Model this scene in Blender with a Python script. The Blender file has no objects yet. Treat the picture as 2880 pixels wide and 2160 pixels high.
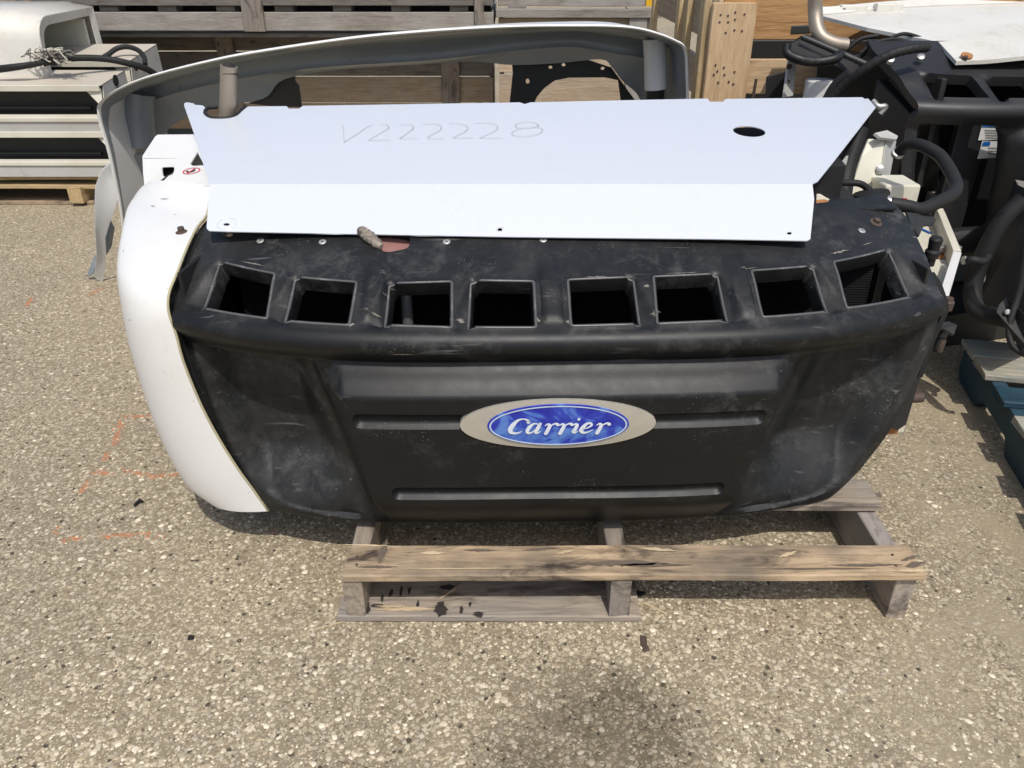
import bpy, bmesh, math, random
import numpy as np
from mathutils import Vector, Matrix, Euler
from mathutils.geometry import delaunay_2d_cdt
random.seed(7); RNG = np.random.default_rng(7)
sc = bpy.context.scene
C = sc.collection
R = math.radians

# ------------------------------------------------------------------ camera, world, sun, exposure
CAM_H, CAM_PITCH, CAM_F = 1.30, R(29), 2240.0        # metres, radians down, focal length in photo pixels (2880 wide)
cam = bpy.data.cameras.new('camera'); cam.sensor_width = 36; cam.lens = 36 * CAM_F / 2880
cam.clip_start = 0.02; cam.clip_end = 400
camo = bpy.data.objects.new('camera', cam); C.objects.link(camo)
camo.location = (0, 0, CAM_H); camo.rotation_euler = (R(90) - CAM_PITCH, 0, 0)
sc.camera = camo

SUN = Vector((0.13, -0.60, 1.0)).normalized()
world = bpy.data.worlds.new('World'); sc.world = world; world.use_nodes = True
wn = world.node_tree.nodes; wl = world.node_tree.links
sky = wn.new('ShaderNodeTexSky'); sky.sky_type = 'NISHITA'; sky.sun_disc = False
sky.sun_elevation = math.asin(SUN.z); sky.sun_rotation = math.atan2(SUN.x, SUN.y)
sky.air_density = 1.0; sky.dust_density = 2.6; sky.ozone_density = 1.0
bg = wn['Background']; bg.inputs['Strength'].default_value = 0.15
wl.new(sky.outputs[0], bg.inputs[0])
sun = bpy.data.lights.new('sun', 'SUN'); sun.energy = 3.5; sun.angle = R(0.6); sun.color = (1.0, 0.96, 0.90)
suno = bpy.data.objects.new('sun', sun); C.objects.link(suno)
suno.rotation_euler = SUN.to_track_quat('Z', 'Y').to_euler(); suno.location = (3, -3, 6)
sc.view_settings.view_transform = 'Standard'; sc.view_settings.look = 'None'
sc.view_settings.exposure = -0.12
sc.cycles.use_adaptive_sampling = True; sc.cycles.adaptive_threshold = 0.02; sc.cycles.max_bounces = 7; sc.cycles.diffuse_bounces = 3; sc.cycles.glossy_bounces = 3; sc.view_settings.gamma = 1.0

# ------------------------------------------------------------------ photo point -> world point at a given depth / height / plane
cP, sP = math.cos(CAM_PITCH), math.sin(CAM_PITCH)
def ray(px, py):
    u = (px - 1440) / CAM_F; v = (py - 1080) / CAM_F
    return Vector((u, cP - v * sP, -sP - v * cP))
EYE = Vector((0, 0, CAM_H))
def at(px, py, Y):
    r = ray(px, py); return EYE + r * (Y / r.y)
def atz(px, py, z):
    r = ray(px, py); return EYE + r * ((z - CAM_H) / r.z)
def plane3(a, b, c):
    n = (b - a).cross(c - a).normalized(); return a, n
def atp(px, py, pl):
    r = ray(px, py); return EYE + r * ((pl[0] - EYE).dot(pl[1]) / r.dot(pl[1]))

# ------------------------------------------------------------------ object helpers
WL = {}
def tag(o, label=None, cat=None, group=None, kind=None):
    if label: o['label'] = label
    if cat: o['category'] = cat
    if group: o['group'] = group
    if kind: o['kind'] = kind
    return o
def thing(name, loc, label, cat, group=None):
    o = bpy.data.objects.new(name, None); C.objects.link(o); o.location = loc
    o.empty_display_size = 0.1; WL[o] = Vector(loc)
    return tag(o, label, cat, group)
def sharp_border(me):
    bm = bmesh.new(); bm.from_mesh(me)
    for e in bm.edges:
        if e.is_boundary: e.smooth = False
    bm.to_mesh(me); bm.free()
def mk(name, verts, faces, mat, parent=None, smooth=False, solid=0.0, bevel=0.0, subsurf=0, offset=0, angle=None):
    vs = [Vector(v) for v in verts]
    lo = Vector((min(v.x for v in vs), min(v.y for v in vs), min(v.z for v in vs)))
    hi = Vector((max(v.x for v in vs), max(v.y for v in vs), max(v.z for v in vs)))
    c = (lo + hi) / 2
    me = bpy.data.meshes.new(name); me.from_pydata([v - c for v in vs], [], faces); me.validate(); me.update()
    if isinstance(mat, (list, tuple)):
        for m in mat: me.materials.append(m)
    else: me.materials.append(mat)
    if smooth: me.polygons.foreach_set('use_smooth', [True] * len(me.polygons))
    if smooth and solid: sharp_border(me)
    o = bpy.data.objects.new(name, me); C.objects.link(o)
    if parent is not None: o.parent = parent; o.location = c - WL[parent]
    else: o.location = c
    WL[o] = c.copy()
    if solid:
        m = o.modifiers.new('solid', 'SOLIDIFY'); m.thickness = solid; m.offset = offset
    if bevel:
        m = o.modifiers.new('bevel', 'BEVEL'); m.width = bevel; m.segments = 2; m.limit_method = 'ANGLE'; m.angle_limit = R(35)
    if subsurf:
        m = o.modifiers.new('sub', 'SUBSURF'); m.levels = subsurf; m.render_levels = subsurf
    if angle is not None and smooth:
        me.set_sharp_from_angle(angle=angle)
    return o
BOXF = [(0,3,2,1),(4,5,6,7),(0,1,5,4),(1,2,6,5),(2,3,7,6),(3,0,4,7)]
def boxv(x0, x1, y0, y1, z0, z1):
    return [(x0,y0,z0),(x1,y0,z0),(x1,y1,z0),(x0,y1,z0),(x0,y0,z1),(x1,y0,z1),(x1,y1,z1),(x0,y1,z1)]
def box(name, x0, x1, y0, y1, z0, z1, mat, parent=None, bevel=0.002):
    return mk(name, boxv(x0,x1,y0,y1,z0,z1), BOXF, mat, parent, bevel=bevel)
def plank(name, center, size, mat, parent=None, rot=(0,0,0), warp=0.004, nib=0.003, taper=0.0):
    """a sawn board; the long way is local X, so that the grain follows it"""
    L, W, T = size
    n = max(4, int(L / 0.12)); rows = []
    rr = random.Random(hash((round(center[0],3), round(center[1],3), round(center[2],3), name)) & 0xffff)
    verts, faces = [], []
    a1, a2, p1, p2 = rr.uniform(-1,1), rr.uniform(-1,1), rr.uniform(0,6), rr.uniform(0,6)
    for i in range(n + 1):
        t = i / n; x = (t - .5) * L
        dz = warp * (a1 * math.sin(3.1 * t + p1) + .5 * a2 * math.sin(7 * t + p2)); dy = warp * .6 * a2 * math.sin(2.6 * t + p2)
        k = 1 - taper * t
        w = W / 2 * k - rr.uniform(0, nib); w2 = W / 2 * k - rr.uniform(0, nib); h = T / 2
        b = min(0.003, T * .2)
        ring = [(-w + b, -h), (w2 - b, -h), (w2, -h + b), (w2, h - b), (w2 - b, h), (-w + b, h), (-w, h - b), (-w, -h + b)]
        for (y, z) in ring: verts.append((x + (rr.uniform(-nib, nib) if i in (0, n) else 0), y + dy, z + dz))
    for i in range(n):
        for j in range(8):
            a = i * 8 + j; b_ = i * 8 + (j + 1) % 8
            faces.append((a, b_, b_ + 8, a + 8))
    faces.append(tuple(range(7, -1, -1))); faces.append(tuple(n * 8 + j for j in range(8)))
    me = bpy.data.meshes.new(name); me.from_pydata(verts, [], faces); me.update(); me.materials.append(mat)
    o = bpy.data.objects.new(name, me); C.objects.link(o); o.rotation_euler = rot
    c = Vector(center)
    if parent is not None: o.parent = parent; o.location = c - WL[parent]
    else: o.location = c
    WL[o] = c
    return o
def crom(pts, n=6, closed=False):
    p = [Vector(q) for q in pts]
    if closed: q = [p[-1]] + p + [p[0], p[1]]
    else: q = [p[0] * 2 - p[1]] + p + [p[-1] * 2 - p[-2]]
    out = []
    for i in range(len(q) - 3):
        a, b, c, d = q[i:i + 4]
        for k in range(n):
            t = k / n
            out.append(.5 * ((2 * b) + (c - a) * t + (2 * a - 5 * b + 4 * c - d) * t * t + (3 * b - a - 3 * c + d) * t ** 3))
    if not closed: out.append(p[-1])
    return out
def tube_geo(path, r, sides=12, cap=True, radii=None):
    path = [Vector(p) for p in path]; verts, faces = [], []
    up = None
    for i, p in enumerate(path):
        t = (path[min(i + 1, len(path) - 1)] - path[max(i - 1, 0)]).normalized()
        if up is None:
            up = t.orthogonal().normalized()
        up = (up - t * up.dot(t)).normalized(); sd = t.cross(up)
        rad = radii[i] if radii else r
        for k in range(sides):
            a = 2 * math.pi * k / sides
            verts.append(p + (up * math.cos(a) + sd * math.sin(a)) * rad)
    for i in range(len(path) - 1):
        for k in range(sides):
            a = i * sides + k; b = i * sides + (k + 1) % sides
            faces.append((a, b, b + sides, a + sides))
    if cap:
        faces.append(tuple(range(sides - 1, -1, -1))); faces.append(tuple((len(path) - 1) * sides + k for k in range(sides)))
    return verts, faces
def tube(name, pts, r, mat, parent=None, n=6, sides=12, radii=None, smoothpath=True):
    path = crom(pts, n) if smoothpath else [Vector(p) for p in pts]
    v, f = tube_geo(path, r, sides, True, radii)
    return mk(name, v, f, mat, parent, smooth=True, angle=R(50))
def lathe(name, base, axis, prof, mat, parent=None, sides=20):
    """prof: (distance along axis, radius)"""
    axis = Vector(axis).normalized(); u = axis.orthogonal().normalized(); w = axis.cross(u); base = Vector(base)
    v, f = [], []
    for (h, r) in prof:
        for k in range(sides):
            a = 2 * math.pi * k / sides; v.append(base + axis * h + (u * math.cos(a) + w * math.sin(a)) * r)
    for i in range(len(prof) - 1):
        for k in range(sides):
            a = i * sides + k; b = i * sides + (k + 1) % sides; f.append((a, b, b + sides, a + sides))
    f.append(tuple(range(sides - 1, -1, -1))); f.append(tuple((len(prof) - 1) * sides + k for k in range(sides)))
    return mk(name, v, f, mat, parent, smooth=True, angle=R(35))
def loft(name, rows, mat, parent=None, closed=False, solid=0.0, smooth=True, offset=0, subsurf=0):
    n = len(rows[0]); v = [p for r in rows for p in r]; f = []
    for i in range(len(rows) - 1):
        for k in range(n if closed else n - 1):
            a = i * n + k; b = i * n + (k + 1) % n; f.append((a, b, b + n, a + n))
    return mk(name, v, f, mat, parent, smooth=smooth, solid=solid, offset=offset, subsurf=subsurf)
def sheet(name, pts, mat, parent=None, thick=0.003, bevel=0.0, offset=-1):
    """a flat or folded plate: one polygon given thickness"""
    return mk(name, pts, [tuple(range(len(pts)))], mat, parent, solid=thick, bevel=bevel, offset=offset)
def inpoly(P, poly):
    x, y = P[:, 0], P[:, 1]; ins = np.zeros(len(P), bool); n = len(poly)
    for i in range(n):
        x0, y0 = poly[i]; x1, y1 = poly[(i + 1) % n]
        if y0 == y1: continue
        c = ((y0 > y) != (y1 > y)) & (x < (x1 - x0) * (y - y0) / (y1 - y0) + x0); ins ^= c
    return ins
def pdist(P, poly, closed=True):
    d = np.full(len(P), 1e9); n = len(poly)
    for i in range(n if closed else n - 1):
        a = np.array(poly[i]); b = np.array(poly[(i + 1) % n]); ab = b - a; L = (ab * ab).sum()
        t = np.clip(((P - a) @ ab) / max(L, 1e-12), 0, 1); d = np.minimum(d, np.linalg.norm(P - (a + t[:, None] * ab), axis=1))
    return d
def sdist(P, poly):                                   # positive inside
    return np.where(inpoly(P, poly), 1, -1) * pdist(P, poly)
def sstep(x): x = np.clip(x, 0, 1); return x * x * (3 - 2 * x)
def rounded(poly, r, n=4):
    out = []; m = len(poly)
    for i in range(m):
        p = Vector(poly[i]); a = Vector(poly[i - 1]); b = Vector(poly[(i + 1) % m])
        da = (a - p); db = (b - p); ra = min(r, da.length * .45); rb = min(r, db.length * .45)
        s = p + da.normalized() * ra; e = p + db.normalized() * rb
        for k in range(n + 1):
            t = k / n; q = s * (1 - t) ** 2 + p * 2 * t * (1 - t) + e * t * t; out.append((q.x, q.y))
    return out
def cdt(outline, holes=(), spacing=0.01, extra=()):
    """triangulate a 2D region with holes; extra: open/closed polylines kept as edges. -> points (n,2), triangles, boundary loops"""
    P, E = [], []
    def addloop(l, closed=True, sub=True):
        base = len(P); pts = []
        m = len(l)
        for i in range(m if closed else m - 1):
            a = np.array(l[i], float); b = np.array(l[(i + 1) % m], float); k = max(1, int(np.linalg.norm(b - a) / spacing)) if sub else 1
            for j in range(k): pts.append(a + (b - a) * j / k)
        if not closed: pts.append(np.array(l[-1], float))
        P.extend(pts); q = len(pts)
        for i in range(q if closed else q - 1): E.append((base + i, base + (i + 1) % q))
        return list(range(base, base + q)), pts
    oi, op = addloop(outline); hl = [addloop(h) for h in holes]
    for e in extra: addloop(e[0], e[1])
    allp = np.array(P); lo = op and np.array(op).min(0); hi = np.array(op).max(0)
    gx = np.arange(lo[0] + spacing * .5, hi[0], spacing); gy = np.arange(lo[1] + spacing * .5, hi[1], spacing)
    G = np.stack(np.meshgrid(gx, gy), -1).reshape(-1, 2)
    keep = inpoly(G, [tuple(p) for p in op]) & (pdist(G, outline) > spacing * .45)
    for h in holes: keep &= ~inpoly(G, h) & (pdist(G, h) > spacing * .45)
    for e in extra: keep &= pdist(G, e[0], e[1]) > spacing * .4
    G = G[keep]
    allv = [Vector((float(p[0]), float(p[1]))) for p in P] + [Vector((float(p[0]), float(p[1]))) for p in G]
    vo, eo, fo, ov, oe, of = delaunay_2d_cdt(allv, E, [], 0, 1e-7)
    V = np.array([(v.x, v.y) for v in vo]); T = np.array([f for f in fo if len(f) == 3])
    cen = V[T].mean(1); k = inpoly(cen, [tuple(p) for p in op])
    for h in holes: k &= ~inpoly(cen, h)
    T = T[k]
    used = np.unique(T); mp = -np.ones(len(V), int); mp[used] = np.arange(len(used))
    return V[used], mp[T]
def bloops(T):
    """directed boundary edges of a triangle list"""
    ed = {}
    for t in T:
        for i in range(3): ed[(int(t[i]), int(t[(i + 1) % 3]))] = 1
    return [(a, b) for (a, b) in ed if (b, a) not in ed]
def orient(T, V):
    a, b, c = V[T[:, 0]], V[T[:, 1]], V[T[:, 2]]
    s = (b[:, 0] - a[:, 0]) * (c[:, 1] - a[:, 1]) - (b[:, 1] - a[:, 1]) * (c[:, 0] - a[:, 0])
    T = T.copy(); m = s < 0; T[m] = T[m][:, ::-1]; return T

# ------------------------------------------------------------------ materials
def mat(name):
    m = bpy.data.materials.new(name); m.use_nodes = True; nt = m.node_tree
    return m, nt, nt.nodes, nt.links, nt.nodes['Principled BSDF']
def nd(nt, t, **kw):
    n = nt.nodes.new(t)
    for k, v in kw.items():
        if hasattr(n, k): setattr(n, k, v)
        else: n.inputs[k].default_value = v
    return n
def ramp(nt, fac, stops, interp='LINEAR'):
    n = nt.nodes.new('ShaderNodeValToRGB'); n.color_ramp.interpolation = interp
    el = n.color_ramp.elements
    while len(el) > 1: el.remove(el[-1])
    el[0].position = stops[0][0]; el[0].color = (*stops[0][1], 1) if len(stops[0][1]) == 3 else stops[0][1]
    for p, c in stops[1:]:
        e = el.new(p); e.color = (*c, 1)
    nt.links.new(fac, n.inputs[0]); return n
def g3(v): return (v, v, v)
def mixc(nt, fac, a, b, mode='MIX'):
    n = nt.nodes.new('ShaderNodeMix'); n.data_type = 'RGBA'; n.blend_type = mode; n.clamp_result = True
    for s, v in ((0, fac), (6, a), (7, b)):
        if hasattr(v, 'is_output'): nt.links.new(v, n.inputs[s])
        elif s == 0: n.inputs[0].default_value = v
        else: n.inputs[s].default_value = (*v, 1)
    return n.outputs[2]
def mth(nt, op, a, b=0.0, clamp=False):
    n = nt.nodes.new('ShaderNodeMath'); n.operation = op; n.use_clamp = clamp
    for s, v in ((0, a), (1, b)):
        if hasattr(v, 'is_output'): nt.links.new(v, n.inputs[s])
        else: n.inputs[s].default_value = v
    return n.outputs[0]
def coords(nt, scale=(1, 1, 1), rand=True, world=False):
    tc = nt.nodes.new('ShaderNodeTexCoord'); out = tc.outputs['Object']
    if world:
        g = nt.nodes.new('ShaderNodeNewGeometry'); out = g.outputs['Position']
    if rand:
        oi = nt.nodes.new('ShaderNodeObjectInfo'); k = mth(nt, 'MULTIPLY', oi.outputs['Random'], 37.0)
        ad = nt.nodes.new('ShaderNodeVectorMath'); ad.operation = 'ADD'; nt.links.new(out, ad.inputs[0]); nt.links.new(k, ad.inputs[1]); out = ad.outputs[0]
    mp = nt.nodes.new('ShaderNodeMapping'); mp.inputs['Scale'].default_value = scale; nt.links.new(out, mp.inputs[0]); return mp.outputs[0]
def noise(nt, vec, scale, detail=5, rough=.55, dist=0.0):
    n = nt.nodes.new('ShaderNodeTexNoise'); n.inputs['Scale'].default_value = scale; n.inputs['Detail'].default_value = detail
    n.inputs['Roughness'].default_value = rough; n.inputs['Distortion'].default_value = dist; nt.links.new(vec, n.inputs['Vector']); return n.outputs['Fac']
def bump(nt, h, bsdf, strength=.3, dist=.01):
    b = nt.nodes.new('ShaderNodeBump'); b.inputs['Strength'].default_value = strength; b.inputs['Distance'].default_value = dist
    nt.links.new(h, b.inputs['Height']); nt.links.new(b.outputs[0], bsdf.inputs['Normal']); return b

def wood(name, light, mid, dark, stain=.35, stainc=(.035, .03, .03), grey=(.2, .185, .165), greyamt=.3, rough=.75, knots=True):
    m, nt, ns, ls, b = mat(name)
    v = coords(nt, (1.3, 14, 14)); v2 = coords(nt, (1, 1, 1)); v3 = coords(nt, (1.5, 9, 9))
    n1 = noise(nt, v, 5, 5, .62, .7); n2 = noise(nt, v3, 1.4, 3, .5, 1.4)
    rings = mth(nt, 'FRACT', mth(nt, 'MULTIPLY', n2, 9.0))
    ringl = mth(nt, 'POWER', rings, 3.0)
    col = ramp(nt, n1, [(.25, dark), (.5, mid), (.75, light)]).outputs[0]
    col = mixc(nt, mth(nt, 'MULTIPLY', ringl, .38), col, dark)
    gm = ramp(nt, noise(nt, v2, 3.1, 4, .6), [(.42, g3(0)), (.62, g3(1))]).outputs[0]
    col = mixc(nt, mth(nt, 'MULTIPLY', gm, greyamt), col, grey)
    sm = ramp(nt, noise(nt, coords(nt, (3, 9, 9)), 1.7, 6, .65, .6), [(.53, g3(0)), (.66, g3(1))]).outputs[0]
    col = mixc(nt, mth(nt, 'MULTIPLY', sm, stain), col, stainc)
    if knots:
        vo = nt.nodes.new('ShaderNodeTexVoronoi'); vo.inputs['Scale'].default_value = 2.3; ls.new(coords(nt, (1.3, 3.2, 3.2)), vo.inputs['Vector'])
        kn = ramp(nt, vo.outputs['Distance'], [(.03, g3(1)), (.085, g3(0))]).outputs[0]
        col = mixc(nt, mth(nt, 'MULTIPLY', kn, .75), col, tuple(x * .35 for x in dark))
    oi = nt.nodes.new('ShaderNodeObjectInfo'); br = mth(nt, 'MULTIPLY_ADD', oi.outputs['Random'], .35); br.node.inputs[2].default_value = .82
    hs = nt.nodes.new('ShaderNodeHueSaturation'); ls.new(col, hs.inputs['Color']); ls.new(br, hs.inputs['Value'])
    ls.new(hs.outputs[0], b.inputs['Base Color']); b.inputs['Roughness'].default_value = rough; b.inputs['Specular IOR Level'].default_value = .25
    bump(nt, mth(nt, 'ADD', n1, mth(nt, 'MULTIPLY', ringl, .4)), b, .45, .004)
    return m
W_PALLET = wood('wood_pallet', (.58, .44, .285), (.44, .325, .205), (.21, .15, .095), .9, (.035, .028, .025), (.15, .125, .098), .85)
W_PALLET_G = wood('wood_pallet_grey', (.40, .33, .255), (.30, .25, .195), (.15, .12, .095), .65, (.02, .018, .018), (.23, .215, .2), .7)
W_DARK = wood('wood_weathered', (.24, .215, .185), (.185, .163, .14), (.105, .09, .075), .4, (.03, .026, .022), (.19, .178, .16), .6)
W_GREY = wood('wood_grey', (.31, .285, .25), (.25, .225, .195), (.15, .13, .11), .18, (.07, .06, .05), (.33, .31, .28), .6)
W_TAN = wood('wood_tan', (.47, .37, .26), (.39, .30, .205), (.25, .185, .12), .15, (.12, .1, .08), (.38, .34, .29), .35)
W_PINE = wood('wood_pine', (.60, .44, .27), (.53, .375, .22), (.36, .23, .125), .06, (.2, .12, .06), (.5, .4, .28), .2)
W_ORANGE = wood('wood_pine_orange', (.55, .33, .15), (.46, .26, .11), (.28, .14, .055), .05, (.2, .1, .05), (.45, .3, .16), .15)
W_YELLOW = wood('wood_fresh_yellow', (.58, .44, .25), (.50, .37, .2), (.32, .22, .11), .1, (.1, .08, .05), (.4, .34, .24), .2)
W_SPLINT = wood('wood_splinter', (.60, .485, .32), (.53, .42, .265), (.42, .32, .2), 0, knots=False, greyamt=0)
W_BLUE = wood('wood_blue_paint', (.020, .062, .088), (.017, .046, .066), (.014, .028, .040), .25, (.03, .03, .03), (.05, .085, .11), .35, .6, False)
W_TEAL = wood('wood_faded_teal', (.46, .38, .27), (.36, .31, .23), (.19, .18, .15), .3, (.07, .06, .05), (.17, .25, .26), .55)

def plastic(name, base, scuff, amount, rough=.42, scale=1.0, spec=.5, wear_lift=1.0, deck=None):
    m, nt, ns, ls, b = mat(name)
    v = coords(nt, (1, 1, 1), rand=False)
    big = ramp(nt, noise(nt, v, 4.2 * scale, 4, .62), [(.46, g3(0)), (.66, g3(1))]).outputs[0]
    smud = mth(nt, 'MULTIPLY', ramp(nt, noise(nt, v, 15 * scale, 9, .78, .3), [(.50, g3(0)), (.74, g3(1))]).outputs[0], .55)
    rot = nt.nodes.new('ShaderNodeMapping'); rot.inputs['Rotation'].default_value = (.3, .65, .5); rot.inputs['Scale'].default_value = (5, 70, 70); ls.new(v, rot.inputs[0])
    scr = mth(nt, 'MULTIPLY', ramp(nt, noise(nt, rot.outputs[0], 1.0 * scale, 3, .5, .2), [(.665, g3(0)), (.70, g3(1))]).outputs[0], .55)
    sp = nt.nodes.new('ShaderNodeTexVoronoi'); sp.inputs['Scale'].default_value = 120 * scale; ls.new(v, sp.inputs['Vector'])
    spk = mth(nt, 'MULTIPLY', ramp(nt, sp.outputs['Distance'], [(.10, g3(1)), (.22, g3(0))]).outputs[0], ramp(nt, noise(nt, v, 9 * scale, 3, .6), [(.56, g3(0)), (.66, g3(1))]).outputs[0])
    f = mth(nt, 'MULTIPLY', mth(nt, 'MULTIPLY', big, mth(nt, 'MAXIMUM', smud, scr)), amount)
    f = mth(nt, 'MAXIMUM', f, mth(nt, 'MULTIPLY', spk, amount * .6 * wear_lift))
    dust = mth(nt, 'MULTIPLY', noise(nt, v, 2.6 * scale, 4, .6), amount * .03)
    f = mth(nt, 'ADD', f, dust, True)
    if deck is not None:                                # dust and scuffs, plus sheen painted on deck and scoop floors
        an = nt.nodes.new('ShaderNodeAttribute'); an.attribute_name = 'wear_lift'
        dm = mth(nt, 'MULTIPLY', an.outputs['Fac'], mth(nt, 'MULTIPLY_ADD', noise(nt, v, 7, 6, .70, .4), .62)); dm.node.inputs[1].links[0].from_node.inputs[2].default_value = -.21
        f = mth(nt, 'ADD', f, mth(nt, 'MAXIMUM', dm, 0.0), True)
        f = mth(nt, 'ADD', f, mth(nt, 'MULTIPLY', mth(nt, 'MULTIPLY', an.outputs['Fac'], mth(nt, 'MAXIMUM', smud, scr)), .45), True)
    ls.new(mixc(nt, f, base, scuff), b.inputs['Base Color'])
    rr = mth(nt, 'MULTIPLY_ADD', noise(nt, v, 30 * scale, 5, .6), .16); rr.node.inputs[2].default_value = rough - .08
    ls.new(mth(nt, 'ADD', rr, mth(nt, 'MULTIPLY', f, .3), True), b.inputs['Roughness']); b.inputs['Specular IOR Level'].default_value = spec
    bump(nt, noise(nt, v, 420, 1, .5), b, .08, .0015)
    return m
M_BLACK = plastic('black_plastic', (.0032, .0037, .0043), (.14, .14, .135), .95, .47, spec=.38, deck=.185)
M_BLACKWORN = plastic('black_plastic_worn_edge', (.085, .085, .084), (.40, .39, .36), 1.0, .34, 3.0)
M_SCUFF = plastic('scuffed_pale', (.21, .195, .16), (.09, .085, .075), .9, .7, 6.0)
M_BLACK2 = plastic('black_plastic_dusty', (.016, .016, .017), (.12, .11, .095), .5, .5)
M_RUBBER = plastic('black_rubber', (.016, .016, .016), (.08, .075, .065), .5, .6, spec=.3)
M_METALDK = plastic('dark_painted_metal', (.022, .022, .021), (.10, .09, .075), .6, .5)
def paint(name, base, dirt, amount, rough=.3, coat=.0, yellow=None, scale=1.0, lo=.46):
    m, nt, ns, ls, b = mat(name)
    v = coords(nt, (1, 1, 1), rand=False)
    big = ramp(nt, noise(nt, v, 3.5 * scale, 5, .65), [(lo, g3(0)), (lo + .28, g3(1))]).outputs[0]
    st = ramp(nt, noise(nt, coords(nt, (2.2, 1.1, 1.1), False), 15 * scale, 5, .7, .5), [(lo + .10, g3(0)), (lo + .28, g3(1))]).outputs[0]
    sp = nt.nodes.new('ShaderNodeTexVoronoi'); sp.inputs['Scale'].default_value = 26 * scale; ls.new(v, sp.inputs['Vector'])
    spk = ramp(nt, sp.outputs['Distance'], [(.045, g3(1)), (.085, g3(0))]).outputs[0]
    spk = mth(nt, 'MULTIPLY', spk, ramp(nt, sp.outputs['Color'], [(.62, g3(0)), (.7, g3(1))]).outputs[0])
    f = mth(nt, 'MULTIPLY', mth(nt, 'MULTIPLY', big, st), amount)
    f = mth(nt, 'MAXIMUM', f, mth(nt, 'MULTIPLY', spk, amount * .8), True)
    col = base
    if yellow:
        col = mixc(nt, ramp(nt, noise(nt, v, 1.8 * scale, 4, .6), [(.4, g3(0)), (.7, g3(.8))]).outputs[0], base, yellow)
    ls.new(mixc(nt, f, col, dirt), b.inputs['Base Color'])
    b.inputs['Roughness'].default_value = rough; b.inputs['Coat Weight'].default_value = coat; b.inputs['Coat Roughness'].default_value = .12
    bump(nt, noise(nt, v, 3.2, 2, .5), b, .10, .012)
    return m
M_PANEL = paint('white_panel_paint', (.61, .635, .675), (.36, .36, .36), .32, .30, .45, lo=.455)
M_WHITE = paint('white_cowl_gelcoat', (.745, .74, .72), (.33, .31, .28), .42, .36, .2, (.71, .695, .65), lo=.45)
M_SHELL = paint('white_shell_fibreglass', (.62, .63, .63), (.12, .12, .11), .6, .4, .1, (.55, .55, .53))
M_SHELLIN = paint('shell_inside_shaded', (.235, .265, .295), (.05, .055, .06), .85, .34, .1, (.145, .16, .175), .8)  # white inside of the shell, its shade put into the grey colour
M_CREAM = paint('cream_cabinet_paint', (.66, .64, .54), (.2, .17, .13), .6, .5, 0, (.52, .48, .38))
M_GREYCAB = paint('grey_cabinet_side', (.46, .46, .44), (.12, .11, .1), .7, .5, 0, (.40, .385, .35))
M_DUSTTOP = paint('dusty_cabinet_top', (.50, .46, .39), (.25, .21, .16), .7, .7, 0, (.44, .385, .31))
M_HOOD = paint('aged_white_hood', (.66, .645, .595), (.38, .34, .26), .7, .5, 0, (.58, .55, .47), lo=.42)
def simple(name, col, rough=.5, metal=0.0, spec=.5):
    m, nt, ns, ls, b = mat(name)
    v = coords(nt, (1, 1, 1), rand=False); n = noise(nt, v, 40, 4, .6)
    ls.new(mixc(nt, mth(nt, 'MULTIPLY', n, .5), col, tuple(c * .55 for c in col)), b.inputs['Base Color'])
    b.inputs['Roughness'].default_value = rough; b.inputs['Metallic'].default_value = metal; b.inputs['Specular IOR Level'].default_value = spec
    return m
M_STEEL = simple('galvanised_steel', (.5, .49, .47), .42, .8)
M_RIVET = simple('rivet_aluminium', (.62, .62, .6), .45, .7)
M_PIPE = simple('exhaust_pipe_steel', (.42, .36, .29), .5, .7)
M_RUST = simple('rusty_bolt', (.10, .07, .055), .75, .3)
M_RUSTORANGE = simple('orange_rust', (.38, .17, .06), .85)
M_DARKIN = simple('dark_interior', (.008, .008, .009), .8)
M_EMBLEM = simple('emblem_plate', (.66, .635, .56), .36, .55)
M_PAPER = simple('sticker_paper', (.7, .7, .68), .5)
M_STBLUE = simple('sticker_blue', (.01, .11, .42), .4)
M_RED = simple('sticker_red', (.62, .05, .06), .4)
M_INK = simple('pencil_line', (.42, .42, .44), .7)
M_INKDARK = simple('dark_print', (.06, .06, .065), .6)
M_LETTER = simple('emblem_letters', (.72, .78, .86), .35)
M_RIM = simple('emblem_rim', (.55, .66, .8), .3)
M_SEALANT = simple('yellowed_edge', (.45, .41, .25), .7)
M_WETSTAIN = simple('wet_wood_stain', (.035, .029, .026), .7)
M_GRIME = simple('grime_on_wood', (.15, .115, .085), .8)
M_RUBGREY = simple('grey_rub_mark', (.34, .33, .31), .6)
M_TAPE = simple('yellow_tape', (.75, .42, .02), .4)
M_PINK = simple('pink_fan_guard', (.30, .15, .135), .4)
def mk_blue():
    m, nt, ns, ls, b = mat('emblem_blue_flaking')
    v = coords(nt, (1, 1, 1.6), rand=False)
    n = noise(nt, v, 9, 5, .6, 1.2)
    base = ramp(nt, n, [(.40, (.008, .014, .30)), (.50, (.02, .045, .40)), (.56, (.07, .17, .52)), (.68, (.12, .25, .6))]).outputs[0]
    n2 = ramp(nt, noise(nt, v, 30, 4, .7, .8), [(.66, g3(0)), (.74, g3(1))]).outputs[0]
    ls.new(mixc(nt, mth(nt, 'MULTIPLY', n2, .5), base, (.30, .33, .34)), b.inputs['Base Color'])
    b.inputs['Roughness'].default_value = .22; b.inputs['Coat Weight'].default_value = .5; return m
M_BLUE = mk_blue()
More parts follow.
